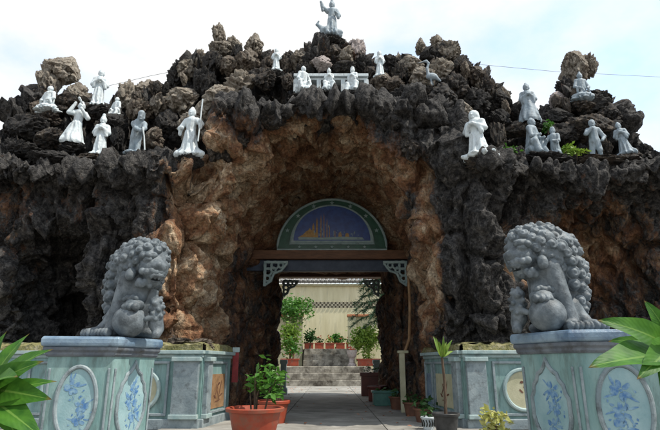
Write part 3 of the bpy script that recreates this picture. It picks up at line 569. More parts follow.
def base_wall(label, segs, cornerpil):
    root = empty('base_wall', (segs[0][0][0], segs[0][0][1], 0), label, 'wall'); inv = Matrix.Translation(-root.location)
    for A, B, panels in segs:
        A = Vector((*A, 0)); B = Vector((*B, 0)); d = B - A; Ln = d.length; ux = d.normalized(); n = Vector((ux.y, -ux.x, 0))
        M = inv @ face_matrix(A, ux, n)
        MB().box((Ln / 2, 0.14, 0.5), (Ln, 0.28, 1.0), M=M).build('wall_body', M_CELADON, root)
        MB().box((Ln / 2, 0.10, 0.07), (Ln + 0.02, 0.28, 0.14), M=M).build('plinth', M_MOULD, root, bevel=0.012)
        c = MB(); c.box((Ln / 2, 0.1, 1.025), (Ln + 0.06, 0.34, 0.05), M=M); c.box((Ln / 2, 0.115, 0.975), (Ln + 0.02, 0.28, 0.05), M=M); c.build('cornice', M_TRIM, root, bevel=0.008)
        mo = MB(); k = max(4, int(Ln / 0.07)); random.seed(int(Ln * 100))
        top = [[(Ln * i / k, y + (random.uniform(-.02, .02) if j < 3 else 0), 1.052 + z + random.uniform(-.018, .022) * (j in (1, 2))) for j, (y, z) in enumerate(((-0.03, 0.0), (-0.02, 0.075), (0.10, 0.105), (0.5, 0.12)))] for i in range(k + 1)]
        mo.add([p for row in top for p in row], [(i * 4 + j, i * 4 + 4 + j, i * 4 + 5 + j, i * 4 + 1 + j) for i in range(k) for j in range(3)], M)
        mo.build('moss_ledge', M_MOSS, root, smooth=True)
        for kind, x0, x1 in panels:
            cx, w = (x0 + x1) / 2, (x1 - x0)
            if kind == 'pil':
                p = MB(); p.box((cx, -0.03, 0.55), (w, 0.07, 0.82), M=M); p.build('pilaster', M_MOULD, root, bevel=0.01)
                q = MB(); q.box((cx, -0.045, 0.93), (w + 0.05, 0.11, 0.06), M=M); q.box((cx, -0.04, 0.17), (w + 0.04, 0.09, 0.06), M=M); q.build('pilaster_cap', M_TRIM, root, bevel=0.008)
                continue
            fr = [(x0, 0.18), (x1, 0.18), (x1, 0.90), (x0, 0.90)]
            f = MB()
            for (cx_, cz_, sx, sz) in ((cx, 0.885, w, 0.035), (cx, 0.195, w, 0.035), (x0 + 0.018, 0.54, 0.035, 0.655), (x1 - 0.018, 0.54, 0.035, 0.655)):
                f.box((cx_, -0.014, cz_), (sx, 0.03, sz), M=M)
            f.build('panel_frame', M_MOULD, root, bevel=0.006)
            if kind == 'medal':
                ring(M, oval(cx, 0.52, 0.27 if w > .6 else w * .38, 0.27), 0.03, 'medallion_ring', M_TRIM, root, -0.01)
                pl = plate(M, oval(cx, 0.52, 0.25 if w > .6 else w * .36, 0.25), -0.012, 0.012, 'medallion', M_CREAM, root)
                brush(M, -0.0145, [(cx + .02, .56, .05, .035, .6), (cx - .04, .50, .07, .03, -.7), (cx + .05, .47, .10, .02, 1.2), (cx - .02, .62, .06, .03, .2), (cx + .06, .58, .04, .04, 0)], 'painted_motif', M_BRPOT, root)
            else:
                m2 = M_OCHRE if kind == 'ochre' else M_CREAM if kind == 'cream' else M_SLAB
                plate(M, [(x0 + .06, .24), (x1 - .06, .24), (x1 - .06, .72), (x0 + .06, .72)], -0.010, 0.01, 'painted_panel', m2, root)
                if kind != 'blue':
                    brush(M, -0.0125, [(cx - .08, .46, .22, .03, .9), (cx + .02, .42, .2, .028, -.8), (cx + .10, .52, .22, .03, 1.2), (cx + .02, .58, .12, .03, .3), (cx + .14, .42, .14, .025, .2), (cx - .12, .40, .12, .03, -.4), (cx, .34, .22, .022, .1), (cx - .05, .54, .08, .03, 2)], 'painted_motif', M_BRPOT, root)
    return root
base_wall('low celadon green wall with ochre painting and mossy ledge, behind the lion looking right',
          [((-5.6, 7.75), (-1.80, 7.52), [('medal', 2.55, 3.35), ('medal', 1.3, 2.3), ('pil', 3.42, 3.78)]),
           ((-1.78, 7.56), (-1.63, 8.75), [('pil', 0.02, 0.2), ('ochre', 0.26, 0.98)])], None)
base_wall('low celadon green wall with cream paintings and mossy ledge, behind the lion looking left',
          [((1.63, 9.2), (1.86, 7.56), [('blue', 0.05, 0.42), ('cream', 0.5, 1.35), ('pil', 1.42, 1.62)]),
           ((1.88, 7.52), (5.8, 7.75), [('pil', 0.02, 0.3), ('medal', 0.40, 1.25), ('medal', 1.4, 2.4)])], None)

# ------------------------------------------------------------------ hexagonal pedestals
def pedestal(plan, h, label, kinds):
    """Faceted pedestal over a plan outline (counter-clockwise); kinds says which painted panel each face carries."""
    P = [Vector((x, y, 0)) for x, y in plan]; n = len(P); cen = sum(P, Vector()) / n
    root = empty('faceted_pedestal', cen, label, 'pedestal', 'faceted pedestals carrying the stone lions')
    def inset(t):                                         # outline moved inwards by t
        out = []
        for i in range(n):
            a_, b_, c_ = P[i - 1] - cen, P[i] - cen, P[(i + 1) % n] - cen
            d1, d2 = (b_ - a_).normalized(), (c_ - b_).normalized(); n1, n2 = Vector((-d1.y, d1.x, 0)), Vector((-d2.y, d2.x, 0))
            m = (n1 + n2).normalized(); out.append(b_ + m * (t / max(m.dot(n1), .3)))
        return out
    def rings(prof, name, mat, bevel):
        v = []; f = []
        for t, z in prof: v += [(q.x, q.y, z) for q in inset(t)]
        for k in range(len(prof) - 1): f += [(k * n + i, k * n + (i + 1) % n, k * n + n + (i + 1) % n, k * n + n + i) for i in range(n)]
        f += [tuple(range(n))[::-1], tuple(range((len(prof) - 1) * n, len(prof) * n))]
        return MB().add(v, f).build(name, mat, root, bevel=bevel)
    rings([(-.01, 0), (-.01, .10), (.03, .13), (.03, .16)], 'plinth', M_MOULD, .01)
    rings([(.075, .16), (.065, h - .16)], 'body', M_CELADON, .012)
    rings([(.055, h - .185), (.04, h - .165), (.04, h - .145), (.02, h - .125), (.02, h - .096)], 'neck_moulding', M_DKBAND, .005)
    rings([(.03, h - .096), (.006, h - .085), (0, h - .06), (0, h - .025), (.014, h)], 'top_slab', M_SLAB, .008)
    I = inset(.075)
    for i, kind in enumerate(kinds):
        if not kind: continue
        A, B = I[i], I[(i + 1) % n]; ux = (B - A).normalized(); nn = Vector((ux.y, -ux.x, 0)); W = (B - A).length
        M = face_matrix((A + B) / 2, ux, nn) @ Matrix.Translation((0, 0, .16)) @ Matrix.Rotation(math.atan(.01 / (h - .32)), 4, 'X')
        H = h - .35; b = W * .92
        if kind == 'oval': o = oval(0, H * .47, b * .33, H * .42); inner = oval(0, H * .47, b * .30, H * .39)
        else: o = ogee(0, H * .46, b * .36, H * .49); inner = ogee(0, H * .46, b * .325, H * .45)
        pn = plate(M, inner, -.006, .006, 'painted_panel', M_PANEL, root)
        ring(M, o, .020, 'panel_moulding', M_MOULD, root, -.004)
        for gq in blossoms(0, H * .46, b * .28, H * .50, 31 + i + int(h * 999)):
            brush(M, -.0075, gq, 'painted_flower', M_BLUE, pn)['kind'] = 'stuff'
        for s in (-1, 1): MB().box((s * W * .455, -.006, H * .47), (.022, .016, H * .8), M=M).build('corner_bead', M_MOULD, root, bevel=.006)
    return root
pedestal([(-2.67, 4.87), (-2.0, 5.0), (-1.78, 5.64), (-2.05, 6.1), (-2.9, 5.75)], 1.11, 'celadon pedestal with blue painted flowers, its right side sunlit, lion looking right on top', ['oval', 'ogee', None, None, 'ogee'])
pedestal([(2.69, 4.157), (2.98, 4.95), (2.2, 5.55), (1.708, 5.009), (1.952, 4.3)], 1.13, 'shaded celadon pedestal with blue painted flowers, lion looking left on top, partly behind broad leaves', ['ogee', None, None, 'ogee', 'oval'])

# ------------------------------------------------------------------ sculpture by distance fields
def seg_d(P, a, b, r0, r1, sy=1.0):
    a = np.asarray(a, np.float32); b = np.asarray(b, np.float32); ab = b - a
    t = np.clip(((P - a) @ ab) / max(float(ab @ ab), 1e-9), 0, 1)
    d = P - a - t[:, None] * ab
    if sy != 1.0: d = d * np.array([1, 1 / sy, 1], np.float32)
    return np.sqrt((d * d).sum(1)) - (r0 + (r1 - r0) * t)
def ell_d(P, c, r):
    r = np.asarray(r, np.float32); d = (P - np.asarray(c, np.float32)) / r
    k = np.sqrt((d * d).sum(1)); return (k - 1) * float(r.min()) * np.minimum(1, 0.6 + 0.4 * k)
def curl_d(P, c, s, n):
    """A snail curl: ball with a spiral groove round its outward axis n."""
    n = np.asarray(n, np.float32); n = n / np.linalg.norm(n); q = P - np.asarray(c, np.float32); h = q @ n
    u = np.cross(n, (0.3, 0.2, 0.93)); u /= np.linalg.norm(u); v = np.cross(n, u); x, y = q @ u.astype(np.float32), q @ v.astype(np.float32)
    rho = np.sqrt(x * x + y * y) / s; th = np.arctan2(y, x)
    return np.sqrt((q * q).sum(1)) - s + 0.20 * s * (0.5 + 0.5 * np.cos(th - rho * 9.0)) * (h > 0) * np.clip(rho * 3, 0, 1)
def sculpt(prims, lo, hi, d, folds=None, rough=0.0, seed=0):
    ax = [np.arange(lo[k], hi[k] + d, d, dtype=np.float32) for k in range(3)]
    D = np.full([len(q) for q in ax], 1.0, np.float32)
    for p in prims:
        k = p[-1]
        if p[0] == 'c':
            R = max(p[3], p[4]) + 0.09; l = np.minimum(p[1], p[2]) - R; u = np.maximum(p[1], p[2]) + R
        elif p[0] == 's': l = np.asarray(p[1]) - p[2] - 0.03; u = np.asarray(p[1]) + p[2] + 0.03
        else: l = np.asarray(p[1]) - np.asarray(p[2]) - 0.05; u = np.asarray(p[1]) + np.asarray(p[2]) + 0.05
        sl = tuple(slice(int(np.searchsorted(ax[q], l[q])), int(np.searchsorted(ax[q], u[q]))) for q in range(3))
        W = D[sl]
        if not W.size: continue
        P = np.stack([g.ravel() for g in np.meshgrid(*(ax[q][sl[q]] for q in range(3)), indexing='ij')], 1)
        dd = (seg_d(P, p[1], p[2], p[3], p[4]) if p[0] == 'c' else curl_d(P, p[1], p[2], p[3]) if p[0] == 's' else ell_d(P, p[1], p[2])).reshape(W.shape)
        if p[0] == 'x': D[sl] = -smin(-W, dd, k)
        else: D[sl] = smin(W, dd, k) if k > 0 else np.minimum(W, dd)
    if folds or rough:
        n3 = np.nonzero(np.abs(D) < 0.05); P = np.stack([ax[q][n3[q]] for q in range(3)], 1); add = 0
        if folds:
            th = np.arctan2(P[:, 1], P[:, 0] + 1e-6); wv = perlin(P.astype(np.float64) * 4, seed)
            add = folds * np.sin(th * 9 + wv * 6) * sstep(0.85, 0.1, P[:, 2])
        if rough: add = add + rough * perlin(P.astype(np.float64) * 22, seed + 5)
        D[n3] += add
    return surface_nets(D, lo, d)

def lion(loc, H, rz, mirror, label, seed):
    """Crouched guardian lion, head over one shoulder, forepaw on a ball, cub at its side. Local: faces -x, unit height."""
    r = random.Random(seed); B = []; c = lambda *a: B.append(('c', *a)); e = lambda *a: B.append(('e', *a))
    # trunk and haunches
    c((-.06, .0, .76), (.07, .03, .74), .19, .20, .06); c((.07, .03, .76), (.14, .05, .50), .20, .20, .06); c((.14, .05, .50), (.09, .05, .16), .20, .16, .06)
    e((.11, -.06, .17), (.11, .13, .17), .03); e((.11, .15, .17), (.11, .11, .17), .03)
    c((-.06, -.04, .62), (-.05, -.05, .40), .17, .14, .06)
    # near hind foot and forelegs
    c((.15, -.12, .14), (.19, -.20, .06), .07, .05, .02); e((.20, -.23, .052), (.085, .07, .054), .015)
    for k in range(4): e((.13 + .048 * k, -.305 + .012 * abs(k - 1.2), .045), (.027, .05, .046), .004)
    c((-.08, -.14, .56), (.03, -.18, .10), .10, .068, .03); e((.02, -.21, .055), (.08, .075, .055), .02)
    for k in range(4): e((-.045 + .045 * k, -.295, .045), (.026, .045, .044), .008)
    c((-.12, -.02, .55), (-.18, -.12, .30), .10, .075, .04); e((-.20, -.16, .30), (.10, .09, .065), .02)
    for k in range(4): e((-.29 + .045 * k, -.225 - .012 * (k in (1, 2)), .275), (.027, .045, .04), .006)
    c((-.03, .18, .55), (-.02, .20, .08), .10, .085, .05); e((-.06, .19, .055), (.10, .08, .055), .02)
    # head: skull, brow, muzzle, jaw
    e((-.18, -.02, .78), (.20, .19, .175), .05); e((-.30, -.06, .66), (.14, .15, .115), .04); e((-.385, -.08, .675), (.07, .085, .055), .02)
    e((-.35, -.08, .585), (.085, .11, .05), .015); e((-.26, -.06, .52), (.11, .115, .05), .03)
    B.append(('x', (-.40, -.08, .548), (.07, .085, .014), .008))
    for s in (-1, 1):
        e((-.33, -.07 + s * .105, .735), (.05, .045, .042), .008); e((-.325, -.06 + s * .10, .785), (.075, .05, .03), .012)
        e((-.425, -.08 + s * .04, .685), (.03, .03, .028), .008); e((-.10, -.02 + s * .19, .82), (.07, .03, .06), .01)
    for k in range(5): e((-.405 + .012 * abs(k - 2), -.16 + .04 * k, .56), (.014, .016, .022), .004)
    # tail sweep up the back
    c((.22, .20, .22), (.27, .20, .36), .05, .05, .03); c((.27, .20, .36), (.27, .18, .54), .05, .035, .03)
    V, Q = sculpt(B, (-.56, -.42, -.01), (.50, .40, 1.05), .0095, rough=.004, seed=seed)
    # mane: rows of curls down the back and sides, and all over the head
    C = []
    spine = [Vector(p) for p in ((-.12, 0, .80), (.04, .02, .76), (.13, .04, .62), (.14, .05, .42), (.10, .05, .18))]; rad = [.17, .20, .20, .195, .18]
    def at_spine(t):
        f = t * 4; i = min(int(f), 3); g = f - i; return spine[i].lerp(spine[i + 1], g), rad[i] * (1 - g) + rad[i + 1] * g, (spine[i + 1] - spine[i]).normalized()
    for row, fi in enumerate((-122, -97, -72, -46, -18, 12, 42, 74)):
        nn = 8 if row > 1 else 6
        for k in range(nn):
            t = (k + (row % 2) * .5) / nn * (1 if row > 1 else .82 - .25 * (row == 0)); p, R, tg = at_spine(min(t * 1.02, 1)); out = Vector((-tg.z, 0, tg.x))
            if out.x < 0: out = -out
            a = math.radians(fi); dirn = out * math.cos(a) + Vector((0, 1, 0)) * math.sin(a)
            q = p + dirn * (R + (-.008 if row > 1 else .03)); s = .066 - .016 * t + r.uniform(-.003, .005)
            C.append(('s', tuple(q), s * 1.04, tuple(dirn), 0))
    for k in range(76):
        z = 1 - 2 * (k + .5) / 76; ph = k * 2.39996; rr = math.sqrt(1 - z * z); d = Vector((rr * math.cos(ph), rr * math.sin(ph), z))
        if d.x < -.62 and d.z < .30: continue
        if d.z < -.75: continue
        s = r.uniform(.042, .05); C.append(('s', (-.18 + d.x * .19, -.02 + d.y * .188, .778 + d.z * .175), s * 1.1, tuple(d), 0))
    for k in range(9):                                    # brow and muzzle curls
        a = -1.4 + k * .35; C.append(('e', (-.365 + .03 * math.cos(3 * a) + .08 * a * a * .5, -.06 + .15 * math.sin(a), .79 - .02 * abs(a)), (.036, .036, .034), .004)); C.append(('e', (-.405 + .10 * a * a * .5, -.08 + .125 * math.sin(a), .615 - .008 * (k % 2)), (.034, .034, .036), .004))
    for k in range(10):                                   # beard and cheek curls
        a = -1.9 + k * .38; s = .033; C.append(('e', (-.26 - .06 * math.cos(a), -.06 + .125 * math.sin(a), .50 + .02 * (k % 2)), (s, s, s * 1.2), 0))
    for k in range(12):
        a = -1.7 + k * .31; C.append(('e', (-.17 + .02 * math.cos(a * 2), -.04 + .20 * math.sin(a), .585 + .05 * math.cos(a)), (.045, .045, .05), 0))
    for k in range(9):                                    # tail tuft and wrist curls
        C.append(('e', (.26 + .03 * math.cos(k), .19 + .04 * math.sin(k * 1.7), .22 + .04 * k), (.04, .04, .04), .006))
    for k in range(5): C.append(('e', (-.245 + .035 * k, -.19, .36 + .01 * (k % 2)), (.028, .03, .03), .004))
    V2, Q2 = sculpt(C, (-.56, -.42, -.01), (.52, .40, 1.06), .0075)
    # cub
    K = [('c', (-.36, -.02, .16), (-.37, -.04, .34), .085, .075, .03), ('e', (-.37, -.06, .40), (.07, .07, .065), .02), ('e', (-.40, -.115, .385), (.035, .035, .03), .01), ('c', (-.39, -.08, .24), (-.33, -.16, .20), .04, .03, .02), ('c', (-.38, .0, .10), (-.42, -.06, .03), .07, .05, .03)]
    for k in range(26):
        z = 1 - 2 * (k + .5) / 26; ph = k * 2.39996; rr = math.sqrt(1 - z * z)
        K.append(('e', (-.375 + .08 * rr * math.cos(ph), -.04 + .08 * rr * math.sin(ph), .30 + .17 * z), (.026, .026, .026), .004))
    V3, Q3 = sculpt(K, (-.52, -.28, -.01), (-.22, .16, .52), .011)
    V3 = (V3 - np.array([-.36, -.04, 0])) * np.array([.82, .82, .84]) + np.array([-.335, -.01, 0])
    root = empty('lion_statue', loc, label, 'statue', 'grey stone guardian lions', rz)
    sx = -H if mirror else H
    parts = [('body', V, Q), ('mane', V2, Q2), ('cub', V3, Q3)]
    for nm, v, q in parts:
        v = v * np.array([sx, H, H]); q = q[:, ::-1] if mirror else q
        link(nm, quad_mesh(nm, v, q), M_LION, root)
    b = MB(); n = 20
    b.lathe([(max(.0005, .155 * math.sin(math.pi * j / 14)) * H, (.148 - .155 * math.cos(math.pi * j / 14) * .97) * H) for j in range(15)], n, cap=False)
    o = b.build('ball', M_LION, root, smooth=True); o.location = (-.16 * sx, -.16 * H, 0.002)
    return root
p = at(557, 330, 4.82); lion((p.x, 4.82, 1.13), 1.03, math.radians(6), False, 'grey stone lion looking left with a paw on a ball and a cub', 3)
p = at(129, 332, 5.42); lion((p.x, 5.42, 1.11), 1.045, math.radians(-26), True, 'grey stone lion looking right with a paw on a ball and a cub', 8)
tick('lions')

# ------------------------------------------------------------------ small statues on the rocks
def fig(pose='stand', arms=((-.19, -.04, .58, -.05, -.15, .60), (.19, -.04, .58, .05, -.15, .60)), robe=.16, hat=None, lean=0.0, bun=True, child=False, bare=False, sash=True):
    """Robed figure, unit height, facing -y."""
    B = []
    def c(a, b, r0, r1, k=.03): B.append(['c', a, b, r0, r1, k])
    def e(a, r, k=.02): B.append(['e', a, r, k])
    if pose == 'stand':
        c((0, .01, .04), (0, 0, .46), robe, .10); c((0, 0, .46), (0, -.005, .72), .095, .105); e((-.07, -.10, .035), (.05, .07, .03)); e((.07, -.10, .035), (.05, .07, .03)); hz = 0
        c((-.07, -.07, .06), (-.05, -.05, .45), .07, .06); c((.07, -.07, .06), (.05, -.05, .45), .07, .06)
        if sash: c((-.02, -.12, .46), (.0, -.14, .12), .022, .03, .015)
    elif pose == 'walk':
        c((-.10, -.02, .06), (-.04, 0, .44), .055, .085); c((.08, -.06, .20), (.05, -.02, .44), .06, .085); c((.08, -.06, .20), (.12, .06, .04), .055, .045); e((-.11, -.08, .03), (.045, .085, .03)); e((.12, .02, .03), (.045, .08, .03))
        c((0, 0, .44), (0, -.01, .72), .115, .105); hz = 0
    elif pose == 'stoop':
        c((-.08, .02, .05), (-.04, .03, .40), .06, .085); c((.07, -.02, .05), (.04, .02, .40), .06, .085); e((-.08, -.05, .03), (.05, .085, .03)); e((.08, -.08, .03), (.05, .085, .03))
        c((0, .02, .42), (.05, -.05, .70), .125, .115); hz = 0
    elif pose == 'sit':
        e((0, .0, .12), (.30, .22, .15), .04); c((-.16, -.12, .30), (-.17, -.22, .06), .10, .09); c((.16, -.12, .30), (.17, -.22, .06), .10, .09); c((0, .06, .26), (-.17, -.12, .32), .15, .11); c((0, .06, .26), (.17, -.12, .32), .15, .11)
        c((0, .04, .28), (0, .0, .70), .16, .13); e((-.17, -.27, .03), (.06, .09, .035)); e((.17, -.27, .03), (.06, .09, .035)); hz = 0
    elif pose == 'kneel':
        c((-.10, -.10, .10), (-.09, .20, .09), .11, .09); c((.10, -.10, .10), (.09, .20, .09), .11, .09); c((0, .10, .16), (0, .02, .40), .17, .14); c((0, .02, .40), (0, -.03, .70), .13, .125); hz = 0
    elif pose == 'lotus':
        e((0, -.02, .13), (.36, .26, .12), .04); c((-.27, -.08, .12), (.08, -.24, .12), .10, .07); c((.27, -.08, .12), (-.08, -.24, .12), .10, .07); c((0, .03, .2), (0, 0, .68), .19, .14); e((0, 0, .03), (.40, .30, .05)); hz = 0
    big = 1.12 if pose in ('stand', 'walk', 'stoop') else 1.3
    hx, hy = (.10, -.14) if pose == 'stoop' else (0, -.02)
    hz = .80 if pose == 'stoop' else .885
    sh = .72 if pose != 'stoop' else .68
    sx0 = .05 if pose == 'stoop' else 0; sy0 = -.05 if pose == 'stoop' else 0
    c((sx0 - .095 * big, sy0, sh), (sx0 + .095 * big, sy0, sh), .062 * big, .062 * big)
    c((sx0, sy0, sh + .02), (hx, hy, hz - .04), .042, .04, .02)
    e((hx, hy, hz), (.064 * big, .072 * big, .086 * (big * .5 + .5)), .012)
    e((hx, hy + .012, hz + .03), (.070 * big, .074 * big, .070 * big), .008)
    e((hx, hy - .075 * big, hz - .012), (.013, .02, .02), .008); e((hx, hy - .06 * big, hz - .06), (.03, .02, .02), .012)
    for s in (-1, 1): e((hx + s * .066 * big, hy, hz - .01), (.012, .02, .028), .006)
    if bun: e((hx, hy + .02, hz + .105), (.036 * big, .036 * big, .04), .012)
    if hat == 'cone': c((hx, hy, hz + .06), (hx, hy, hz + .15), .10, .015, .01)
    if hat == 'cap': c((hx, hy, hz + .055), (hx, hy, hz + .085), .078, .082, .008); e((hx, hy, hz + .12), (.06, .06, .04), .01)
    if hat == 'hood': c((hx, hy + .03, hz + .02), (hx, .07, sh - .1), .085, .10, .03)
    if hat == 'crown': c((hx, hy, hz + .06), (hx, hy, hz + .14), .055, .04, .01)
    for i, a in enumerate(arms):
        s = -1 if i == 0 else 1; S = (sx0 + s * .105 * big, sy0, sh); E = a[:3]; Hn = a[3:6]
        c(S, E, .056 * big, .05, .02); c(E, Hn, .05, .032, .02); e(Hn, (.032, .032, .035), .01)
        if not bare: c(((E[0] + Hn[0]) / 2, (E[1] + Hn[1]) / 2, (E[2] + Hn[2]) / 2), (E[0] * .8 + Hn[0] * .2, E[1] * .6 + Hn[1] * .4, min(E[2], Hn[2]) - .09), .045, .038, .02)
    out = []
    for p in B:
        if lean:
            if p[0] == 'c': p[1] = (p[1][0] + lean * p[1][2], *p[1][1:]); p[2] = (p[2][0] + lean * p[2][2], *p[2][1:])
            else: p[1] = (p[1][0] + lean * p[1][2], *p[1][1:])
        out.append(tuple(p))
    return out
def statue(u, vt, vb, Y, label, prims, mat=None, rz=0, extra=(), width=1.0, folds=.012, name='figure_statue', seed=1, stone=True, group='pale figure statues on the rocks', cat='statue', parts=()):
    p = at(u, vb, Y); H = (at(u, vt, Y).z - p.z)
    base = [] if not stone else [('e', (0, 0, .0), (.24, .20, .055), .03)]
    V, Q = sculpt(list(prims) + base + list(extra), (-.56, -.46, -.05), (.56, .46, 1.22), .0135, folds=folds, rough=.007, seed=seed)
    top = V[:, 2].max(); V = V * (H / top); V[:, 0] *= width * .93; V[:, 1] *= width * .93
    o = link(name, quad_mesh(name, V, Q), mat or M_WHITE); o.location = p; o.rotation_euler = (0, 0, rz); tag(o, label, cat, group)
    for nm, pts, rad, mt in parts:
        MB().tube([tuple(k * H / top for k in q) for q in pts], [q * H / top for q in rad], 8).build(nm, mt, o, smooth=True)
    return o
A_PRAY = ((-.17, -.05, .56, -.02, -.16, .66), (.17, -.05, .56, .02, -.16, .66))
A_DOWN = ((-.20, .0, .52, -.17, -.08, .36), (.20, .0, .52, .17, -.08, .36))
A_UPL = ((-.24, -.04, .84, -.22, -.08, 1.02), (.19, -.04, .56, .08, -.16, .60))
A_LAP = ((-.24, -.05, .48, -.10, -.22, .36), (.24, -.05, .48, .10, -.22, .36))
A_FACE = ((-.22, -.12, .66, -.13, -.14, .90), (.20, -.10, .60, .02, -.18, .78))
R = math.radians
feet = []
def S(u, vt, vb, Y, *a, **k): feet.append((u, vb, Y)); return statue(u, vt, vb, Y, *a, **k)
S(47, 86, 112, 8.75, 'white statue sitting below the tall grey crag at the far left', fig('lotus', A_LAP), width=1.15, rz=R(-15), seed=2)
S(97, 69, 107, 8.9, 'white robed statue standing against the sky at upper left, hands at its chest', fig('stand', A_PRAY), rz=R(20), seed=3)
S(72, 100, 143, 8.25, 'white dancing statue with hands raised to its face and a flared skirt', fig('stand', A_FACE, robe=.24, lean=.10, bare=True), rz=R(25), seed=4, extra=[('c', (-.16, -.02, .05), (-.02, 0, .38), .10, .10, .04), ('c', (.10, -.14, .92), (.02, -.18, 1.02), .02, .03, .02)])
S(99, 114, 156, 8.1, 'pale upright statue in a long robe at the ledge, left of the stooped man', fig('stand', A_PRAY, robe=.17, hat='crown', bun=False), rz=R(10), seed=5)
S(115, 97, 119, 9.0, 'small white crouching statue half hidden beside a grey rock', fig('sit', A_LAP), seed=6, rz=R(-20))
S(134, 113, 154, 8.1, 'pale blue statue of a stooped man leaning on a stick', fig('stoop', ((.02, -.16, .52, .14, -.22, .46), (.20, -.12, .56, .17, -.24, .46)), bun=False, hat='cap', bare=True), mat=M_BLUEST, rz=R(10), seed=7, folds=.004, parts=[('walking_stick', [(.26, -.26, .0), (.22, -.26, .3), (.17, -.26, .52)], [.016, .016, .018], M_WHITE)])
S(189, 107, 156, 7.8, 'large white robed statue holding a tall staff at the left of the arch', fig('stand', ((-.22, -.04, .56, -.12, -.17, .52), (.24, -.06, .62, .24, -.14, .66)), robe=.20), rz=R(-8), seed=8, extra=[('c', (-.10, 0, .04), (-.22, -.06, .03), .14, .07, .04), ('c', (.14, 0, .05), (.30, -.06, .02), .10, .05, .04)], parts=[('staff', [(.22, -.15, .22), (.235, -.15, .6), (.25, -.15, 1.10)], [.014, .014, .014], M_WHITE)])
S(276, 48, 71, 8.85, 'small white statue standing alone just left of the central peak', fig('stand', A_PRAY), seed=9)
S(303, 66, 93, 8.3, 'white seated statue at the left end of the white altar table', fig('sit', A_LAP), rz=R(30), seed=10)
S(329, 68, 91, 8.3, 'white seated statue at the middle of the white altar table', fig('sit', A_PRAY, hat='crown', bun=False), seed=11)
S(353, 67, 93, 8.3, 'white seated statue at the right end of the white altar table', fig('sit', A_PRAY, hat='cap', bun=False), rz=R(-25), seed=12)
S(332, 0, 36, 9.15, 'pale statue on the highest peak with one arm raised, standing on swirling waves', fig('stand', ((-.24, -.04, .80, -.30, -.08, .94), (.19, -.04, .56, .08, -.16, .60)), hat='crown', bun=False), mat=M_BLUEST, seed=13, extra=[('e', (-.12, 0, .12), (.20, .16, .12), .05), ('c', (-.20, 0, .14), (-.40, -.04, .30), .09, .03, .04), ('c', (-.40, -.04, .30), (-.36, -.06, .38), .03, .02, .02), ('e', (.12, 0, .08), (.16, .14, .08), .04)])
S(380, 51, 77, 8.8, 'slim white hooded statue standing just right of the central peak', fig('stand', A_PRAY, hat='hood', bun=False, robe=.19), seed=14, width=.9)
S(480, 110, 158, 7.28, 'tall white robed statue leaning at the right edge of the arch', fig('stand', A_PRAY, robe=.19, hat='hood', bun=False, lean=-.05), rz=R(-40), width=1.2, seed=15, extra=[('e', (.02, -.02, .03), (.28, .22, .06), .04)])
S(530, 83, 122, 8.8, 'shaded grey blue robed statue on the higher rock against the sky, right of the arch', fig('stand', A_PRAY, robe=.27), mat=M_BLUEST, rz=R(-10), seed=16, extra=[('c', (0, 0, .1), (0, 0, .55), .24, .13, .05)])
S(535, 118, 157, 8.15, 'shaded grey statue sitting on a block on the right ledge, facing the kneeling one', fig('sit', ((-.20, -.08, .48, -.06, -.24, .50), (.22, -.08, .50, .10, -.26, .46))), mat=M_BLUEST, rz=R(40), seed=17)
S(556, 127, 157, 8.1, 'small shaded grey statue with a flat cap kneeling on the right ledge', fig('kneel', ((-.24, -.12, .52, -.16, -.30, .56), (.18, -.08, .50, .02, -.22, .50)), hat='cap', bun=False), mat=M_BLUEST, rz=R(-40), seed=18)
S(597, 120, 159, 8.1, 'shaded grey statue of a bald man striding on the right ledge', fig('walk', ((-.20, -.12, .60, -.05, -.17, .72), (.24, .0, .54, .16, -.10, .42)), bun=False, bare=True), mat=M_BLUEST, rz=R(-12), seed=19, folds=.004)
S(627, 121, 154, 8.15, 'shaded grey long robed statue at the far right end of the ledge', fig('stand', A_PRAY, robe=.20, lean=-.12), mat=M_BLUEST, rz=R(-35), seed=20, extra=[('c', (.05, 0, .05), (.22, .02, .04), .14, .08, .04)])
S(583, 72, 101, 9.0, 'blue grey statue sitting cross legged below the tall right crag', fig('lotus', A_LAP, hat='crown', bun=False), mat=M_BLUEST, seed=21)
# crane
cr = [('e', (.12, 0, .42), (.20, .12, .13), .04), ('c', (.24, 0, .40), (.42, 0, .26), .09, .03, .03), ('c', (.0, 0, .50), (-.03, 0, .72), .065, .045, .03), ('c', (-.03, 0, .72), (.04, 0, .92), .045, .04, .03), ('c', (.04, 0, .92), (-.04, 0, 1.0), .04, .045, .03), ('c', (-.04, 0, 1.0), (-.12, 0, .99), .05, .04, .02), ('c', (-.12, 0, .99), (-.36, 0, .93), .025, .008, .01), ('c', (.08, -.04, .32), (.08, -.05, .0), .022, .02, .02), ('c', (.15, .05, .32), (.16, .05, .0), .022, .02, .02)]
S(429, 60, 88, 8.55, 'grey crane statue with a curved neck and long beak right of the peak', cr, mat=M_BLUEST, folds=None, name='crane_statue', seed=22, stone=False)
random.seed(5)
for u, v, Y in feet: rock(u, v + 6, 30 * 8.2 / Y, 15, Y + .05, 'c', dy=.24)
# altar table
al = empty('altar_table', at(331, 94, 8.52), 'white altar table with a rail, behind the three seated statues', 'table')
k = ppm(329, 85, 8.52)
MB().box((0, 0, 17.5 * k), (74 * k, .26, 3.2 * k)).build('table_top', M_WHITE, al, bevel=.008)
MB().box((0, .02, 14.5 * k), (72 * k, .2, 2.4 * k)).build('rail', M_WHITE, al, bevel=.006)
for x in (-35, -12, 12, 35): MB().box((x * k, 0, 6.6 * k), (4.4 * k, .2, 13.2 * k)).build('leg', M_WHITE, al, bevel=.006)
tick('statues')

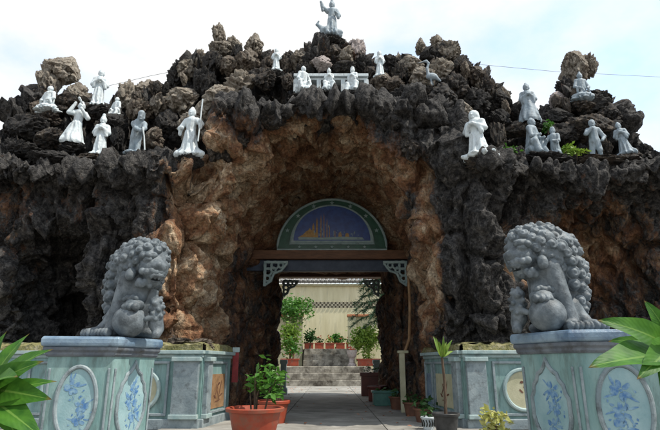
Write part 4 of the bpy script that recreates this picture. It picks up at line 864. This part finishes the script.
# ------------------------------------------------------------------ lintels, tympanum and brackets in the archway
TY = 11.15
bl = empty('lintel_beam', (0, TY, 3.2), 'brown painted lintel beam carrying the half round picture', 'beam')
p0, p1 = at(262, 250, TY), at(408, 261, TY)
MB().box((.02, .1, p0.z - 3.2 - .11), (p1.x - p0.x + .7, .3, .2)).build('beam', M_BEAM, bl, bevel=.01)
MB().box((.02, .17, p0.z - 3.2 - .33), (p1.x - p0.x + .5, .2, .24)).build('soffit_board', M_BEAMBLUE, bl, bevel=.01)
b2 = empty('rear_lintel_beam', (0, 15.2, 3.1), 'dark blue and brown lintel at the far end of the tunnel', 'beam')
zb = at(330, 278, 15.2).z
MB().box((0, 0, zb - 3.1 + .30), (3.6, .3, .42)).build('lintel_board', M_BEAMBLUE, b2, bevel=.01)
MB().box((0, -.03, zb - 3.1 + .05), (3.6, .36, .10)).build('beam', M_BEAM, b2, bevel=.01)
MB().box((0, .0, zb - 3.1 + .9), (3.8, .26, .8)).build('plaster_panel', M_WALL, b2)
# half round picture
zb0 = p0.z; cxw = at(332, 250, TY).x
ty = empty('half_round_picture', (cxw, TY - .02, zb0), 'half round dark blue mosaic picture with a green border above the lintel', 'picture')
k = ppm(332, 225, TY); RO, RI = 54 * k, 38 * k; HZ = 52 / 54
def halfdisc(r, z0=0, n=36, hz=HZ): return [(r * math.cos(math.pi * i / n), z0 + r * hz * math.sin(math.pi * i / n)) for i in range(n + 1)]
MB().poly(halfdisc(RO), .08).build('border', M_TGREEN, ty)
MB().poly(halfdisc(RI + 4 * k, 5 * k), .03, Matrix.Translation((0, -.02, 0))).build('inner_rim', M_TRIM, ty)
MB().poly(halfdisc(RI, 9 * k), .02, Matrix.Translation((0, -.026, 0))).build('picture_field', M_TBLUE, ty)
MB().tube([(x, -.005, z) for x, z in halfdisc(RO)], .028, 8, closed=True).build('outer_rim', M_TRIM, ty, smooth=True)
MB().tube([(x, -.024, z) for x, z in halfdisc(RI + 3 * k, 6 * k)], .02, 8, closed=True).build('rim_bead', M_TRIM, ty, smooth=True)
orn = [(math.pi * i / 8) for i in range(1, 8)]
def star(x, z, s):
    return [(x + s * (1 if i % 2 == 0 else .42) * math.cos(i * math.pi / 5 + .3), z + s * (1 if i % 2 == 0 else .42) * math.sin(i * math.pi / 5 + .3)) for i in range(10)]
rm = (RO + RI + 4 * k) / 2
for a in orn: MB().poly(star(rm * math.cos(a), 2 * k + rm * HZ * math.sin(a), .055), .012, Matrix.Translation((0, -.012, 0))).build('border_rosette', M_TRIM, ty)
for x in (-32, -16, 0, 16, 32): MB().poly(star(x * k, 2.6 * k, .04), .012, Matrix.Translation((0, -.031, 0))).build('border_rosette', M_TRIM, ty)
pic = MB()
for x, h, w in ((-26, 6, 5), (-22, 11, 4), (-18.5, 16, 3), (-15, 22, 2.2), (-11, 25, 1.2), (-8, 27, 1.0), (-5, 21, 1.0), (-2.5, 14, .9), (3, 9, .9), (8, 7, 4), (15, 6, 5)):
    pic.poly([((x - w / 2) * k, 11 * k), ((x + w / 2) * k, 11 * k), ((x + w / 3) * k, (11 + h * .8) * k), (x * k, (11 + h) * k), ((x - w / 3) * k, (11 + h * .8) * k)], .006, Matrix.Translation((0, -.031, 0)))
pic.build('golden_towers', M_GOLD, ty)
wp = MB(); rp = random.Random(4)
for i in range(26):
    x = rp.uniform(-20, 26); z = rp.uniform(13, 17 + 10 * max(0, 1 - abs(x + 6) / 16)); h = rp.uniform(1.0, 5.5) * (1 if x < 4 else .45)
    wp.poly([((x - .28) * k, z * k), ((x + .28) * k, z * k), ((x + .22) * k, (z + h) * k), ((x - .22) * k, (z + h) * k)], .004, Matrix.Translation((0, -.0335 - .0002 * i, 0)))
wo = wp.build('painted_strokes', M_TRIM, ty); wo['kind'] = 'stuff'
MB().poly([(-34 * k, 12 * k), (-24 * k, 12 * k), (-14 * k, 12.5 * k), (-16 * k, 17 * k), (-21 * k, 20 * k), (-25 * k, 19 * k), (-29 * k, 15 * k)], .003, Matrix.Translation((0, -.0285, 0))).build('golden_hill', M_GOLD, ty)
MB().poly([(-33 * k, 10 * k), (32 * k, 10 * k), (30 * k, 12.2 * k), (10 * k, 13 * k), (-8 * k, 12 * k), (-33 * k, 12.5 * k)], .006, Matrix.Translation((0, -.034, 0))).build('shore_line', M_TRIM, ty)
# fretwork brackets
def bracket(u, v, Y, s, flip, label):
    p = at(u, v, Y); o = empty('corner_bracket', p, label, 'bracket', 'pale fretwork corner brackets in the tunnel'); f = -1 if flip else 1
    mb = MB()
    mb.poly([(0, 0), (f * s, 0), (f * s, -.05), (.0, -.05)], .06); mb.poly([(0, -.05), (f * .055, -.05), (f * .055, -s * 1.05), (0, -s * 1.05)], .06)
    mb.tube([(f * .03, .03, -s), (f * s * .30, .03, -s * .84), (f * s * .42, .03, -s * .52), (f * s * .72, .03, -s * .40), (f * s * .97, .03, -.04)], .03, 6)
    mb.build('scroll_frame', M_TRIM, o)
    for qx, qz, rr in ((.17, -.17, .085), (.45, -.17, .08), (.70, -.17, .055), (.17, -.45, .08), (.40, -.36, .05), (.16, -.72, .06)):
        MB().tube([(f * (s * qx + rr * math.cos(w)), .03, s * qz + rr * math.sin(w)) for w in [2 * math.pi * i / 14 for i in range(14)]], .024, 6, closed=True).build('scroll', M_TRIM, o, smooth=True)
bracket(264, 261, 11.0, .52, False, 'pale fretwork bracket under the left end of the lintel')
bracket(407, 261, 11.0, .52, True, 'pale fretwork bracket under the right end of the lintel')
bracket(283, 280, 15.0, .46, False, 'dim fretwork bracket at the left of the far tunnel end')
bracket(379, 280, 15.0, .46, True, 'dim fretwork bracket at the right of the far tunnel end')

# ------------------------------------------------------------------ plants
def leaf_quads(n, size, centre, radii, rng, shell=.55, squash=.5, clumps=0):
    if clumps:
        cc = rng.normal(size=(clumps, 3)); cc /= np.linalg.norm(cc, axis=1)[:, None]; cc *= (rng.random((clumps, 1)) ** .4) * .8
        P = cc[rng.integers(0, clumps, n)] + rng.normal(size=(n, 3)) * .19
    else:
        P = rng.normal(size=(n, 3)); P /= np.linalg.norm(P, axis=1)[:, None]; P *= (shell + (1 - shell) * rng.random((n, 1)))
    P = P * np.asarray(radii) + np.asarray(centre)
    d = rng.normal(size=(n, 3)); d[:, 2] *= squash; d /= np.linalg.norm(d, axis=1)[:, None]
    s = np.cross(d, rng.normal(size=(n, 3))); s /= np.linalg.norm(s, axis=1)[:, None]
    L_ = size * (.7 + .6 * rng.random((n, 1)))
    a = P; b = P + d * L_ * .5 + s * L_ * .24; c = P + d * L_ - np.array([0, 0, .12]) * L_; e = P + d * L_ * .5 - s * L_ * .24
    return np.stack([a, b, c, e], 1).reshape(-1, 3)
def foliage(name, parts, mat, parent, seed=0):
    rng = np.random.default_rng(seed); V = np.concatenate([leaf_quads(*p[:4], rng, *p[4:]) for p in parts])
    o = link(name, quad_mesh(name, V, np.arange(len(V)).reshape(-1, 4), False), mat, parent); return o
def blade_mesh(name, L_, W, droop, fold=.25, segs=12, pw=.62, curl=0.0):
    """Leaf along +x from the origin, arching down."""
    V = []; UV = []; Fc = []; x = z = 0.0; ang = 0.35
    for i in range(segs + 1):
        t = i / segs; w = W * (math.sin(math.pi * t ** pw) ** .85) * .5 + (.004 if t < .05 else 0)
        for j in range(5):
            s = (j - 2) / 2; V.append((x, s * w + curl * math.sin(3 * t), z + abs(s) * w * fold + .010 * math.sin(16 * t + 2.3 * j) * abs(s))); UV.append((t, j / 4))
        ang -= droop / segs; x += L_ / segs * math.cos(ang); z += L_ / segs * math.sin(ang)
    for i in range(segs):
        for j in range(4): Fc.append((i * 5 + j, i * 5 + 5 + j, i * 5 + 6 + j, i * 5 + 1 + j))
    me = bpy.data.meshes.new(name); me.from_pydata(V, [], Fc); uv = me.uv_layers.new(name='UVMap')
    for l in me.loops: uv.data[l.index].uv = UV[l.vertex_index]
    me.polygons.foreach_set('use_smooth', [True] * len(me.polygons)); me.update(); return me
BLADES = [blade_mesh('leaf', 1.0, .36, .75), blade_mesh('leaf', 1.0, .40, .45, curl=.03), blade_mesh('leaf', 1.0, .34, 1.0, curl=-.03)]
def aim_leaf(root, tip, parent, i, wid=1.0, roll=0.0, mat=None):
    root, tip = Vector(root), Vector(tip); d = tip - root; me = BLADES[i % 3]; o = bpy.data.objects.new('leaf', me); COL.objects.link(o)
    if not me.materials: me.materials.append(M_BIGLEAF)
    L_ = d.length; o.parent = parent; o.location = root - parent.location
    x = d.normalized(); up = Vector((0, -.85, .52)); y = up.cross(x).normalized(); z = x.cross(y)
    o.rotation_euler = (Matrix((x, y, z)).transposed().to_4x4() @ Matrix.Rotation(roll, 4, 'X')).to_euler(); o.scale = (L_ * 1.02, L_ * wid, L_)
    return o
def broad_shrub(u, v, Y, tips, label, seed):
    p = at(u, v, Y); root = empty('broad_leaf_shrub', (p.x, p.y, 0), label, 'shrub', 'broad leaved shrubs in the foreground')
    MB().tube([(0, 0, 0), (.02, .01, p.z * .5), (0, 0, p.z)], [.03, .025, .014], 8).build('stem', M_BARK, root, smooth=True)
    r = random.Random(seed)
    for i, (tu, tv, tY, w) in enumerate(tips):
        aim_leaf(p + Vector((0, 0, r.uniform(-.05, .05))), at(tu, tv, tY), root, i, w, r.uniform(-.5, .5))
broad_shrub(-16, 396, 3.3, [(50, 346, 3.2, 1.0), (34, 338, 3.5, 1.05), (51, 373, 3.25, .8), (48, 398, 3.1, 1.0), (12, 333, 3.35, .95), (38, 424, 3.0, 1.0), (14, 372, 2.9, 1.0), (-40, 350, 3.3, 1), (-60, 390, 3.2, 1), (20, 440, 3.1, .9), (-30, 430, 3.0, 1), (28, 358, 3.0, .9)],
            'bright green shrub with long broad leaves in front of the left pedestal', 4)
broad_shrub(674, 350, 3.1, [(600, 318, 3.0, 1.0), (586, 378, 2.9, .9), (622, 352, 3.2, .8), (645, 300, 3.1, 1.1), (662, 298, 2.9, 1.0), (606, 334, 3.3, .9), (640, 376, 2.8, .9), (700, 300, 3.1, 1), (730, 340, 3.1, 1), (716, 384, 3.0, 1), (660, 400, 2.9, .9), (628, 312, 3.4, .9)],
            'glossy broad leaved shrub in front of the right pedestal', 9)

def pot(o, R_, H_, mat, name='pot', rim=True, R0=.72, c=(0, 0, 0)):
    pr = [(R_ * R0, 0), (R_ * .80, H_ * .3), (R_ * .90, H_ * .75), (R_ * .93, H_ * .84)]
    pr += [(R_ * 1.04, H_ * .86), (R_ * 1.06, H_ * .97), (R_ * 1.02, H_), (R_ * .93, H_ * .99), (R_ * .88, H_ * .85)]
    q = MB().lathe(pr, 32, c=c, cap=False).build(name, mat, o, smooth=True)
    MB().lathe([(.001, H_ * .86), (R_ * .5, H_ * .88), (R_ * .9, H_ * .85)], 24, c=c, cap=False).build('soil', M_SOIL, o, smooth=True)
    return q
def at0(u, Y):
    """Ground point at depth Y in image column u."""
    t = Y * CP + (-EYE) * SP if False else None
    return Vector(((u - 330) / FOC * (Y * CP - EYE * SP), Y, 0.025))
def potted(u, Y, R_, H_, pmat, label, bushes, lmat=M_LEAF, stems=5, seed=1, stem_h=.3, group='potted plants along the tunnel', extra=None):
    o = empty('potted_plant', at0(u, Y), label, 'plant', group); pot(o, R_, H_, pmat); r = random.Random(seed); mb = MB()
    for i in range(stems):
        a = r.uniform(0, 6.28); q = R_ * .4 * r.random(); x, y = q * math.cos(a), q * math.sin(a)
        mb.tube([(x, y, H_ * .8), (x * 1.5, y * 1.5, H_ + stem_h * .5), (x * 2.6, y * 2.6, H_ + stem_h)], [.012, .009, .005], 6)
    if stems: mb.build('stem', M_BARK, o, smooth=True)
    if bushes: foliage('foliage', bushes, lmat, o, seed)
    return o
potted(254, 6.7, .34, .33, M_TERRA, 'large red pot with a bushy light green plant at the left of the tunnel mouth', [(120, .105, (.08, 0, .66), (.24, .2, .27), .5, .4, 9), (60, .10, (.18, -.05, .50), (.2, .18, .12), .5, .4, 5)], seed=3, stem_h=.4)
potted(273, 8.2, .24, .32, M_TERRA, 'smaller red pot with a leafy plant just behind the large red pot', [(120, .09, (.02, 0, .58), (.2, .2, .22), .5, .4, 7)], seed=4, stem_h=.3)
# right-hand row
potted(398, 10.6, .17, .24, M_BRPOT, 'small brown clay pot with a low plant next to the teal trough', [(40, .08, (0, 0, .30), (.14, .14, .1))], M_LEAFD, 2, 6, .06)
potted(413, 9.3, .16, .22, M_BRPOT, 'small brown clay pot with drooping leaves, second in the right row', [(50, .09, (.03, 0, .28), (.17, .16, .1))], M_LEAFD, 2, 7, .06)
potted(424, 8.3, .15, .20, M_BRPOT, 'brown clay pot nearest to the white patterned pot', [(50, .10, (.03, 0, .26), (.2, .16, .1))], M_LEAFD, 2, 8, .06)
o = potted(429, 7.4, .10, .16, M_WHITE, 'small white pot with dark wavy marks at the foot of the right wall', [(26, .08, (0, 0, .2), (.1, .1, .08))], M_LEAFD, 0, 9, .06)
for i in range(7): a = -2.9 + i * .42; MB().tube([(.088 * math.cos(a), .088 * math.sin(a), .04), (.095 * math.cos(a + .12), .095 * math.sin(a + .12), .08), (.1 * math.cos(a - .02), .1 * math.sin(a - .02), .12)], .009, 5).build('dark_mark', M_BLACK, o)
def strap_plant(u, Y, R_, H_, pmat, label, trunk_h, n, leaf_l, seed, lmat=None):
    o = empty('potted_dracaena', at0(u, Y), label, 'plant', 'potted plants along the tunnel'); pot(o, R_, H_, pmat)
    MB().tube([(0, 0, H_ * .8), (.01, 0, H_ + trunk_h * .5), (-.005, 0, H_ + trunk_h)], [.022, .018, .016], 8).build('stem', M_BARK, o, smooth=True)
    r = random.Random(seed); top = Vector((-.005, 0, H_ + trunk_h))
    for i in range(n):
        a = i * 2.4; e = r.uniform(.5, 1.3); tip = top + Vector((math.cos(a) * math.cos(e), math.sin(a) * math.cos(e), math.sin(e))) * leaf_l * r.uniform(.8, 1.15)
        l = aim_leaf(o.location + top, o.location + tip, o, i, .55); l.material_slots[0].link = 'OBJECT'; l.material_slots[0].material = lmat or M_LEAFY
    return o
strap_plant(447, 7.0, .17, .24, M_STEEL, 'slender dracaena with a bare stem and spiky tuft beside the right wall', .68, 9, .26, 5)
# rectangular troughs and stacked pots on the right
def trough(u, Y, L_, W, H_, mat, label, group, rz=0, z=0, foliage_parts=None, lmat=M_LEAF, seed=1, flowers=0):
    q = at0(u, Y); q.z = z + (.004 if z else .025); o = empty('planter_trough', q, label, 'planter', group, rz)
    mb = MB(); mb.box((0, 0, H_ * .45), (L_ * .9, W * .88, H_ * .9)); mb.build('trough', mat, o, bevel=.012)
    m2 = MB(); m2.box((0, -W / 2 + .025, H_ * .93), (L_, .05, H_ * .16)); m2.box((0, W / 2 - .025, H_ * .93), (L_, .05, H_ * .16)); m2.box((-L_ / 2 + .025, 0, H_ * .93), (.05, W - .1, H_ * .16)); m2.box((L_ / 2 - .025, 0, H_ * .93), (.05, W - .1, H_ * .16)); m2.build('rim', mat, o, bevel=.008)
    if foliage_parts: foliage('foliage', foliage_parts, lmat, o, seed)
    if flowers: foliage('flowers', [(flowers, .08, (0, 0, H_ + .22), (L_ * .45, W * .4, .16), .4)], M_FLOWER, o, seed + 50)
    return o
trough(385, 11.6, .56, .36, .30, M_TEAL, 'teal glazed rectangular trough on the floor at the right of the tunnel', 'troughs in the tunnel', foliage_parts=[(20, .08, (0, 0, .3), (.2, .12, .06))], lmat=M_LEAFD)
trough(379, 13.2, .9, .34, .34, M_MAROON, 'long maroon trough behind the teal one', 'troughs in the tunnel', rz=R(70), seed=2)
trough(371, 15.2, .6, .34, .62, M_MAROON, 'tall maroon planter at the far right end of the tunnel', 'troughs in the tunnel', seed=3, foliage_parts=[(40, .1, (0, 0, .7), (.24, .15, .12))], lmat=M_LEAFD)
# cream pipe post and a red notice
q = at0(404, 9.9)
po = empty('cream_post', q, 'thin cream painted post with a short arm against the right tunnel wall', 'post')
MB().box((0, 0, .52), (.10, .10, 1.04)).build('post', M_CREAM, po, bevel=.01)
MB().tube([(0.06, .05, 1.04), (.16, .05, 1.3), (.20, .06, 1.9), (.20, .06, 2.6)], .028, 8)  .build('pipe', M_OCHRE, po, smooth=True)
MB().box((.02, 0, 1.06), (.2, .12, .05)).build('cap', M_CREAM, po, bevel=.008)
q = at0(231.5, 8.9)
no = empty('hanging_banner', q, 'narrow red banner with a white top fixed to the left wall', 'banner')
MB().box((0.02, 0, .80), (.10, .02, .50)).build('cloth', M_RED, no, bevel=.004)
MB().box((0.02, -.003, 1.07), (.12, .03, .08)).build('white_head', M_TRIM, no, bevel=.004)
# pale stone post at the tunnel exit
for u, lab in ((283, 'pale carved stone post at the left tunnel exit'), (377, 'pale carved stone post at the right tunnel exit')):
    st = empty('stone_post', at0(u, 15.9), lab, 'post', 'pale posts at the tunnel exit')
    MB().lathe([(.17, 0), (.17, .16), (.12, .2), (.115, .84), (.15, .88), (.15, .96), (.13, .98)], 4, math.pi / 4).build('shaft', M_TRIM, st, bevel=.01)
# variegated bush by the right pedestal, ledge shrubs
p = at(496, 426, 4.6); vb = empty('variegated_bush', (p.x, p.y, 0), 'cream and yellow variegated bush low beside the right pedestal', 'shrub')
MB().tube([(0, 0, 0), (.01, 0, p.z * .6), (0, 0, p.z)], [.02, .015, .01], 7).build('stem', M_BARK, vb, smooth=True)
foliage('foliage', [(230, .075, (0, 0, p.z - .02), (.15, .14, .15), .4, .5, 12)], M_LEAFV, vb, 77)
for u, v, Y, w, h, lab in ((512, 151, 8.0, 20, 16, 'small green shrub on the ledge between the leaning statue and the seated one'), (577, 151, 8.0, 26, 15, 'low green shrub on the ledge right of the kneeling statue'), (548, 126, 8.7, 11, 12, 'tiny green sprig above the kneeling statue'), (566, 150, 8.15, 14, 12, 'small leafy tuft close beside the kneeling statue')):
    p = at(u, v + h * .5, Y); k = ppm(u, v, Y); sh = empty('ledge_shrub', p, lab, 'shrub', 'green shrubs growing on the rock ledge')
    MB().tube([(0, 0, -.05), (.01, 0, h * k * .5)], [.012, .006], 6).build('stem', M_BARK, sh)
    foliage('foliage', [(110, .075, (0, 0, h * k * .5), (w * k * .5, .16, h * k * .5), .3, .6, 8)], M_LEAFY if u > 550 else M_LEAF, sh, int(u))
tick('plants')

# ------------------------------------------------------------------ courtyard behind the tunnel
def zat(v, Y): return at(330, v, Y).z
def steps(name, x0, x1, y0, n, rise, tread, z0, label, group=None):
    o = empty(name, ((x0 + x1) / 2, y0, z0), label, 'steps', group)
    for i in range(n):
        d = (n - i) * tread + 1.4
        MB().box((0, i * tread + d / 2, rise * (i + .5)), (x1 - x0, d, rise)).build('step', M_STEP, o, bevel=.02)
    return o
steps('stone_steps', -1.9, 1.75, 21.9, 3, .265, .45, .0, 'wide stained concrete steps at the far end of the tunnel')
steps('upper_stone_steps', -1.25, 1.0, 24.7, 3, .27, .42, .795, 'narrower upper concrete steps leading to the red planters')
tag(MB().box((0, 26, .35), (16, 5.2, .70)).build('courtyard_terrace', M_STEP), kind='structure')
tag(MB().box((0, 28.0, 1.15), (16, 3.2, .9)).build('upper_terrace', M_STEP), kind='structure')
# cream wall with tiled coping and lattice band
WY = 28.4; zt = zat(286, WY); zl0, zl1 = zat(308, WY), zat(302, WY)
cw = empty('courtyard_wall', (0, WY, 1.6), 'cream courtyard wall with lattice band and tiled coping', 'wall')
MB().box((0, .1, (zl0 - 1.6) / 2), (14, .22, zl0 - 1.6)).build('lower_wall', M_WALL, cw)
MB().box((0, .1, (zl1 + zt) / 2 - 1.6), (14, .25, zt - zl1)).build('upper_wall', M_WALL, cw)
MB().box((0, .20, (zl0 + zl1) / 2 - 1.6), (14, .04, zl1 - zl0)).build('lattice_shade_back', M_VOID, cw)  # near-black sheet paints the shade inside the lattice openings
lm = MB(); nrow = 3; lh = (zl1 - zl0) / nrow
for r_ in range(nrow):
    for i in range(-16, 17):
        x = i * .21 + (r_ % 2) * .105; z = zl0 - 1.6 + (r_ + .5) * lh
        lm.poly([(x - .098, z), (x, z - lh * .62), (x + .098, z), (x, z + lh * .62)], .13, Matrix.Translation((0, -.01 - .002 * r_, 0)))
lm = lm.mesh('lattice_block')
lo = link('lattice', lm, M_LATT, cw); lo['kind'] = 'stuff'
MB().box((0, .06, zt - 1.6 + .05), (14, .5, .10)).build('coping', M_CREAM, cw, bevel=.01)
tm = MB().tube([(0, -.32, 0), (0, .45, .26)], .085, 8).mesh('coping_tile', True)
for i in range(-12, 13):
    t = link('coping_tile', tm, M_TILE, cw); t.location = (i * .24 + .05, 0, zt - 1.6 + .18)
MB().box((0, .2, zt - 1.6 + .3), (14, .3, .16)).build('ridge', M_TILE, cw, bevel=.02)
# flanking low walls with orange brick caps
for s, x0, x1, lab in ((-1, -6.5, at(303, 320, 26.4).x, 'left cream garden wall with an orange brick cap'), (1, at(348, 320, 26.4).x, 6.5, 'right cream garden wall with an orange brick cap')):
    zz = zat(317, 26.4); o = empty('garden_wall', ((x0 + x1) / 2, 26.4, .7), lab, 'wall', 'cream garden walls behind the steps')
    MB().box((0, 0, (zz - .7) / 2), (x1 - x0, .3, zz - .7)).build('wall_body', M_WALL, o)
    e_ = x1 if s < 0 else x0
    MB().box((e_ - (x0 + x1) / 2 - s * -.2, -.02, (zz - .7) / 2), (.42, .42, zz - .7 - .004)).build('end_pier', M_CREAM, o, bevel=.015)
    MB().box((0, -.02, zz - .7 + .06), (x1 - x0 + .1, .5, .12)).build('brick_cap', M_BRICKCAP, o, bevel=.02)
# planters on the terraces
for i in range(5):
    x = -1.05 + i * .52; u = 330 + x / 25.9 * FOC
    w = ('leftmost', 'second from left', 'middle', 'second from right', 'rightmost')[i]
    trough(330, 26.3, .48, .28, .30, M_TERRA, '%s red planter in the row above the upper steps' % w, 'red planters above the upper steps', z=1.6, foliage_parts=[(70, .13, (0, 0, .42), (.24, .16, .18), .3)], lmat=(M_LEAF, M_LEAFD, M_LEAFY)[i % 3], seed=40 + i, flowers=(26, 34, 12, 22, 30)[i]).location.x = x
for x, Y, z, L_, lab, fl, lm_ in ((-1.82, 24.3, .8, .85, 'red planter with flowers left of the upper steps', 30, M_LEAF), (1.75, 24.3, .8, 1.1, 'red planter with a yellow green hedge right of the upper steps', 0, M_LEAFY)):
    trough(330, Y, L_, .34, .32, M_TERRA, lab, 'red planters beside the upper steps', z=z, foliage_parts=[(300, .16, (0, .1, .85), (L_ * .5, .4, .62), .3, .5, 14)], lmat=lm_, seed=int(Y * 10 + x), flowers=fl).location.x = x
# stone urn
p = at(352, 358, 24.4); ur = empty('stone_urn', (p.x, p.y, .8), 'squat stone urn pedestal at the right of the upper steps', 'urn')
MB().lathe([(.20, 0), (.20, .08), (.13, .14), (.12, .34), (.18, .42), (.24, .62), (.25, .70), (.19, .70)], 16).build('urn', M_PINK, ur, smooth=True)
foliage('foliage', [(30, .12, (0, 0, .76), (.16, .16, .12))], M_FLOWER, ur, 5)
# shrubs and trees
def bush(u, v, Y, w, h, zb, mat, label, seed, n=420, size=.17):
    p = at(u, v, Y); k = ppm(u, v, Y); o = empty('garden_bush', (p.x, Y, zb), label, 'shrub', 'bushes in the rear courtyard')
    MB().tube([(0, 0, 0), (.04, 0, (p.z - zb) * .6), (0, 0, p.z - zb)], [.05, .04, .02], 7).build('stem', M_BARK, o, smooth=True)
    foliage('foliage', [(n, size, (0, 0, p.z - zb), (w * k / 2, w * k / 2.4, h * k / 2), .3, .5, 22)], mat, o, seed)
bush(294, 308, 25.6, 36, 34, .8, M_LEAF, 'bright green bush hanging over the left garden wall', 1, 1500)
bush(290, 338, 24.8, 22, 34, .8, M_LEAFY, 'light green bush at the left of the steps', 2, 900)
bush(368, 338, 25.0, 36, 30, .8, M_LEAFY, 'yellow green bush at the right of the steps', 3, 1400)
bush(310, 336, 26.2, 12, 14, 1.6, M_LEAFD, 'dark bush behind the left end of the red planter row', 4, 200)
bush(338, 338, 26.9, 18, 12, 1.6, M_LEAF, 'green bush behind the middle of the red planter row', 5, 260)
# drooping casuarina at the right
p = at(384, 300, 24.0)
tr = empty('needle_tree', (p.x, 24.0, .7), 'dark drooping needle leaved tree right of the courtyard wall', 'tree')
MB().tube([(0, 0, 0), (.05, 0, 1.6), (-.05, 0, 3.2), (.02, 0, 5.4)], [.14, .12, .09, .03], 9).build('trunk', M_BARK, tr, smooth=True)
rng = np.random.default_rng(3); VV = []; br = MB()
for i in range(44):
    z0 = 2.0 + 3.4 * (i / 44); a = i * 2.4; ln = (1.75 - .22 * (z0 - 2)) * rng.uniform(.8, 1.1); pts = []
    for t in np.linspace(0, 1, 7): pts.append((math.cos(a) * ln * t, math.sin(a) * ln * t, z0 + .5 * t - 1.0 * t * t))
    br.tube(pts, [.022 * (1 - .8 * t) for t in np.linspace(0, 1, 7)], 5)
    for q in range(190):
        t = rng.uniform(.1, 1); j = min(int(t * 6), 5); b0 = np.array(pts[j]); b1 = np.array(pts[j + 1]); c0 = b0 + (b1 - b0) * (t * 6 - j)
        d = np.array([math.cos(a), math.sin(a), -.5]) * .6 + rng.normal(size=3) * .55; d /= np.linalg.norm(d); d *= rng.uniform(.14, .28); s = np.cross(d, rng.normal(size=3)); s *= .014 / np.linalg.norm(s)
        VV += [c0 - s, c0 + s, c0 + d + s * .3, c0 + d - s * .3]
br.build('branches', M_BARK, tr)
link('crown', quad_mesh('crown', np.array(VV), np.arange(len(VV)).reshape(-1, 4), False), M_PINE, tr)
# overhead cable
ca = [at(452, 62, 9.3), at(560, 72, 10.5), at(700, 79, 12)]
pts = [ca[0].lerp(ca[1], t) if t <= 1 else ca[1].lerp(ca[2], t - 1) for t in [i / 8 for i in range(17)]]
tag(MB().tube(pts, .004, 5).build('overhead_cable', M_STEEL), 'thin cable stretched across the sky from the right ridge', 'cable')
ca = [at(108, 86, 10.5), at(150, 76, 10.2), at(200, 66, 9.7)]
pts = [ca[0].lerp(ca[1], t) if t <= 1 else ca[1].lerp(ca[2], t - 1) for t in [i / 8 for i in range(17)]]
tag(MB().tube(pts, .004, 5).build('overhead_cable', M_STEEL), 'thin cable across the gap between the left crag and the ridge', 'cable')
rng = np.random.default_rng(12); nl = 150
P = np.stack([rng.uniform(-1.5, 1.5, nl) , rng.uniform(7.5, 21, nl), np.full(nl, .03)], 1); P[:, 0] = np.sign(P[:, 0]) * (1.45 - np.abs(rng.normal(size=nl)) * .5)
dr = rng.normal(size=(nl, 3)) * np.array([1, 1, .15]); dr /= np.linalg.norm(dr, axis=1)[:, None]; sr = np.cross(dr, (0, 0, 1.0)); Lr = rng.uniform(.04, .09, (nl, 1))
VL = np.stack([P, P + dr * Lr * .5 + sr * Lr * .3 + [0, 0, .012], P + dr * Lr, P + dr * Lr * .5 - sr * Lr * .3 + [0, 0, .006]], 1).reshape(-1, 3)
tag(link('fallen_leaves', quad_mesh('fallen_leaves', VL, np.arange(len(VL)).reshape(-1, 4), False), M_BRICKCAP), 'dry fallen leaves scattered along the tunnel floor', 'leaves', kind='stuff')
tick('done')
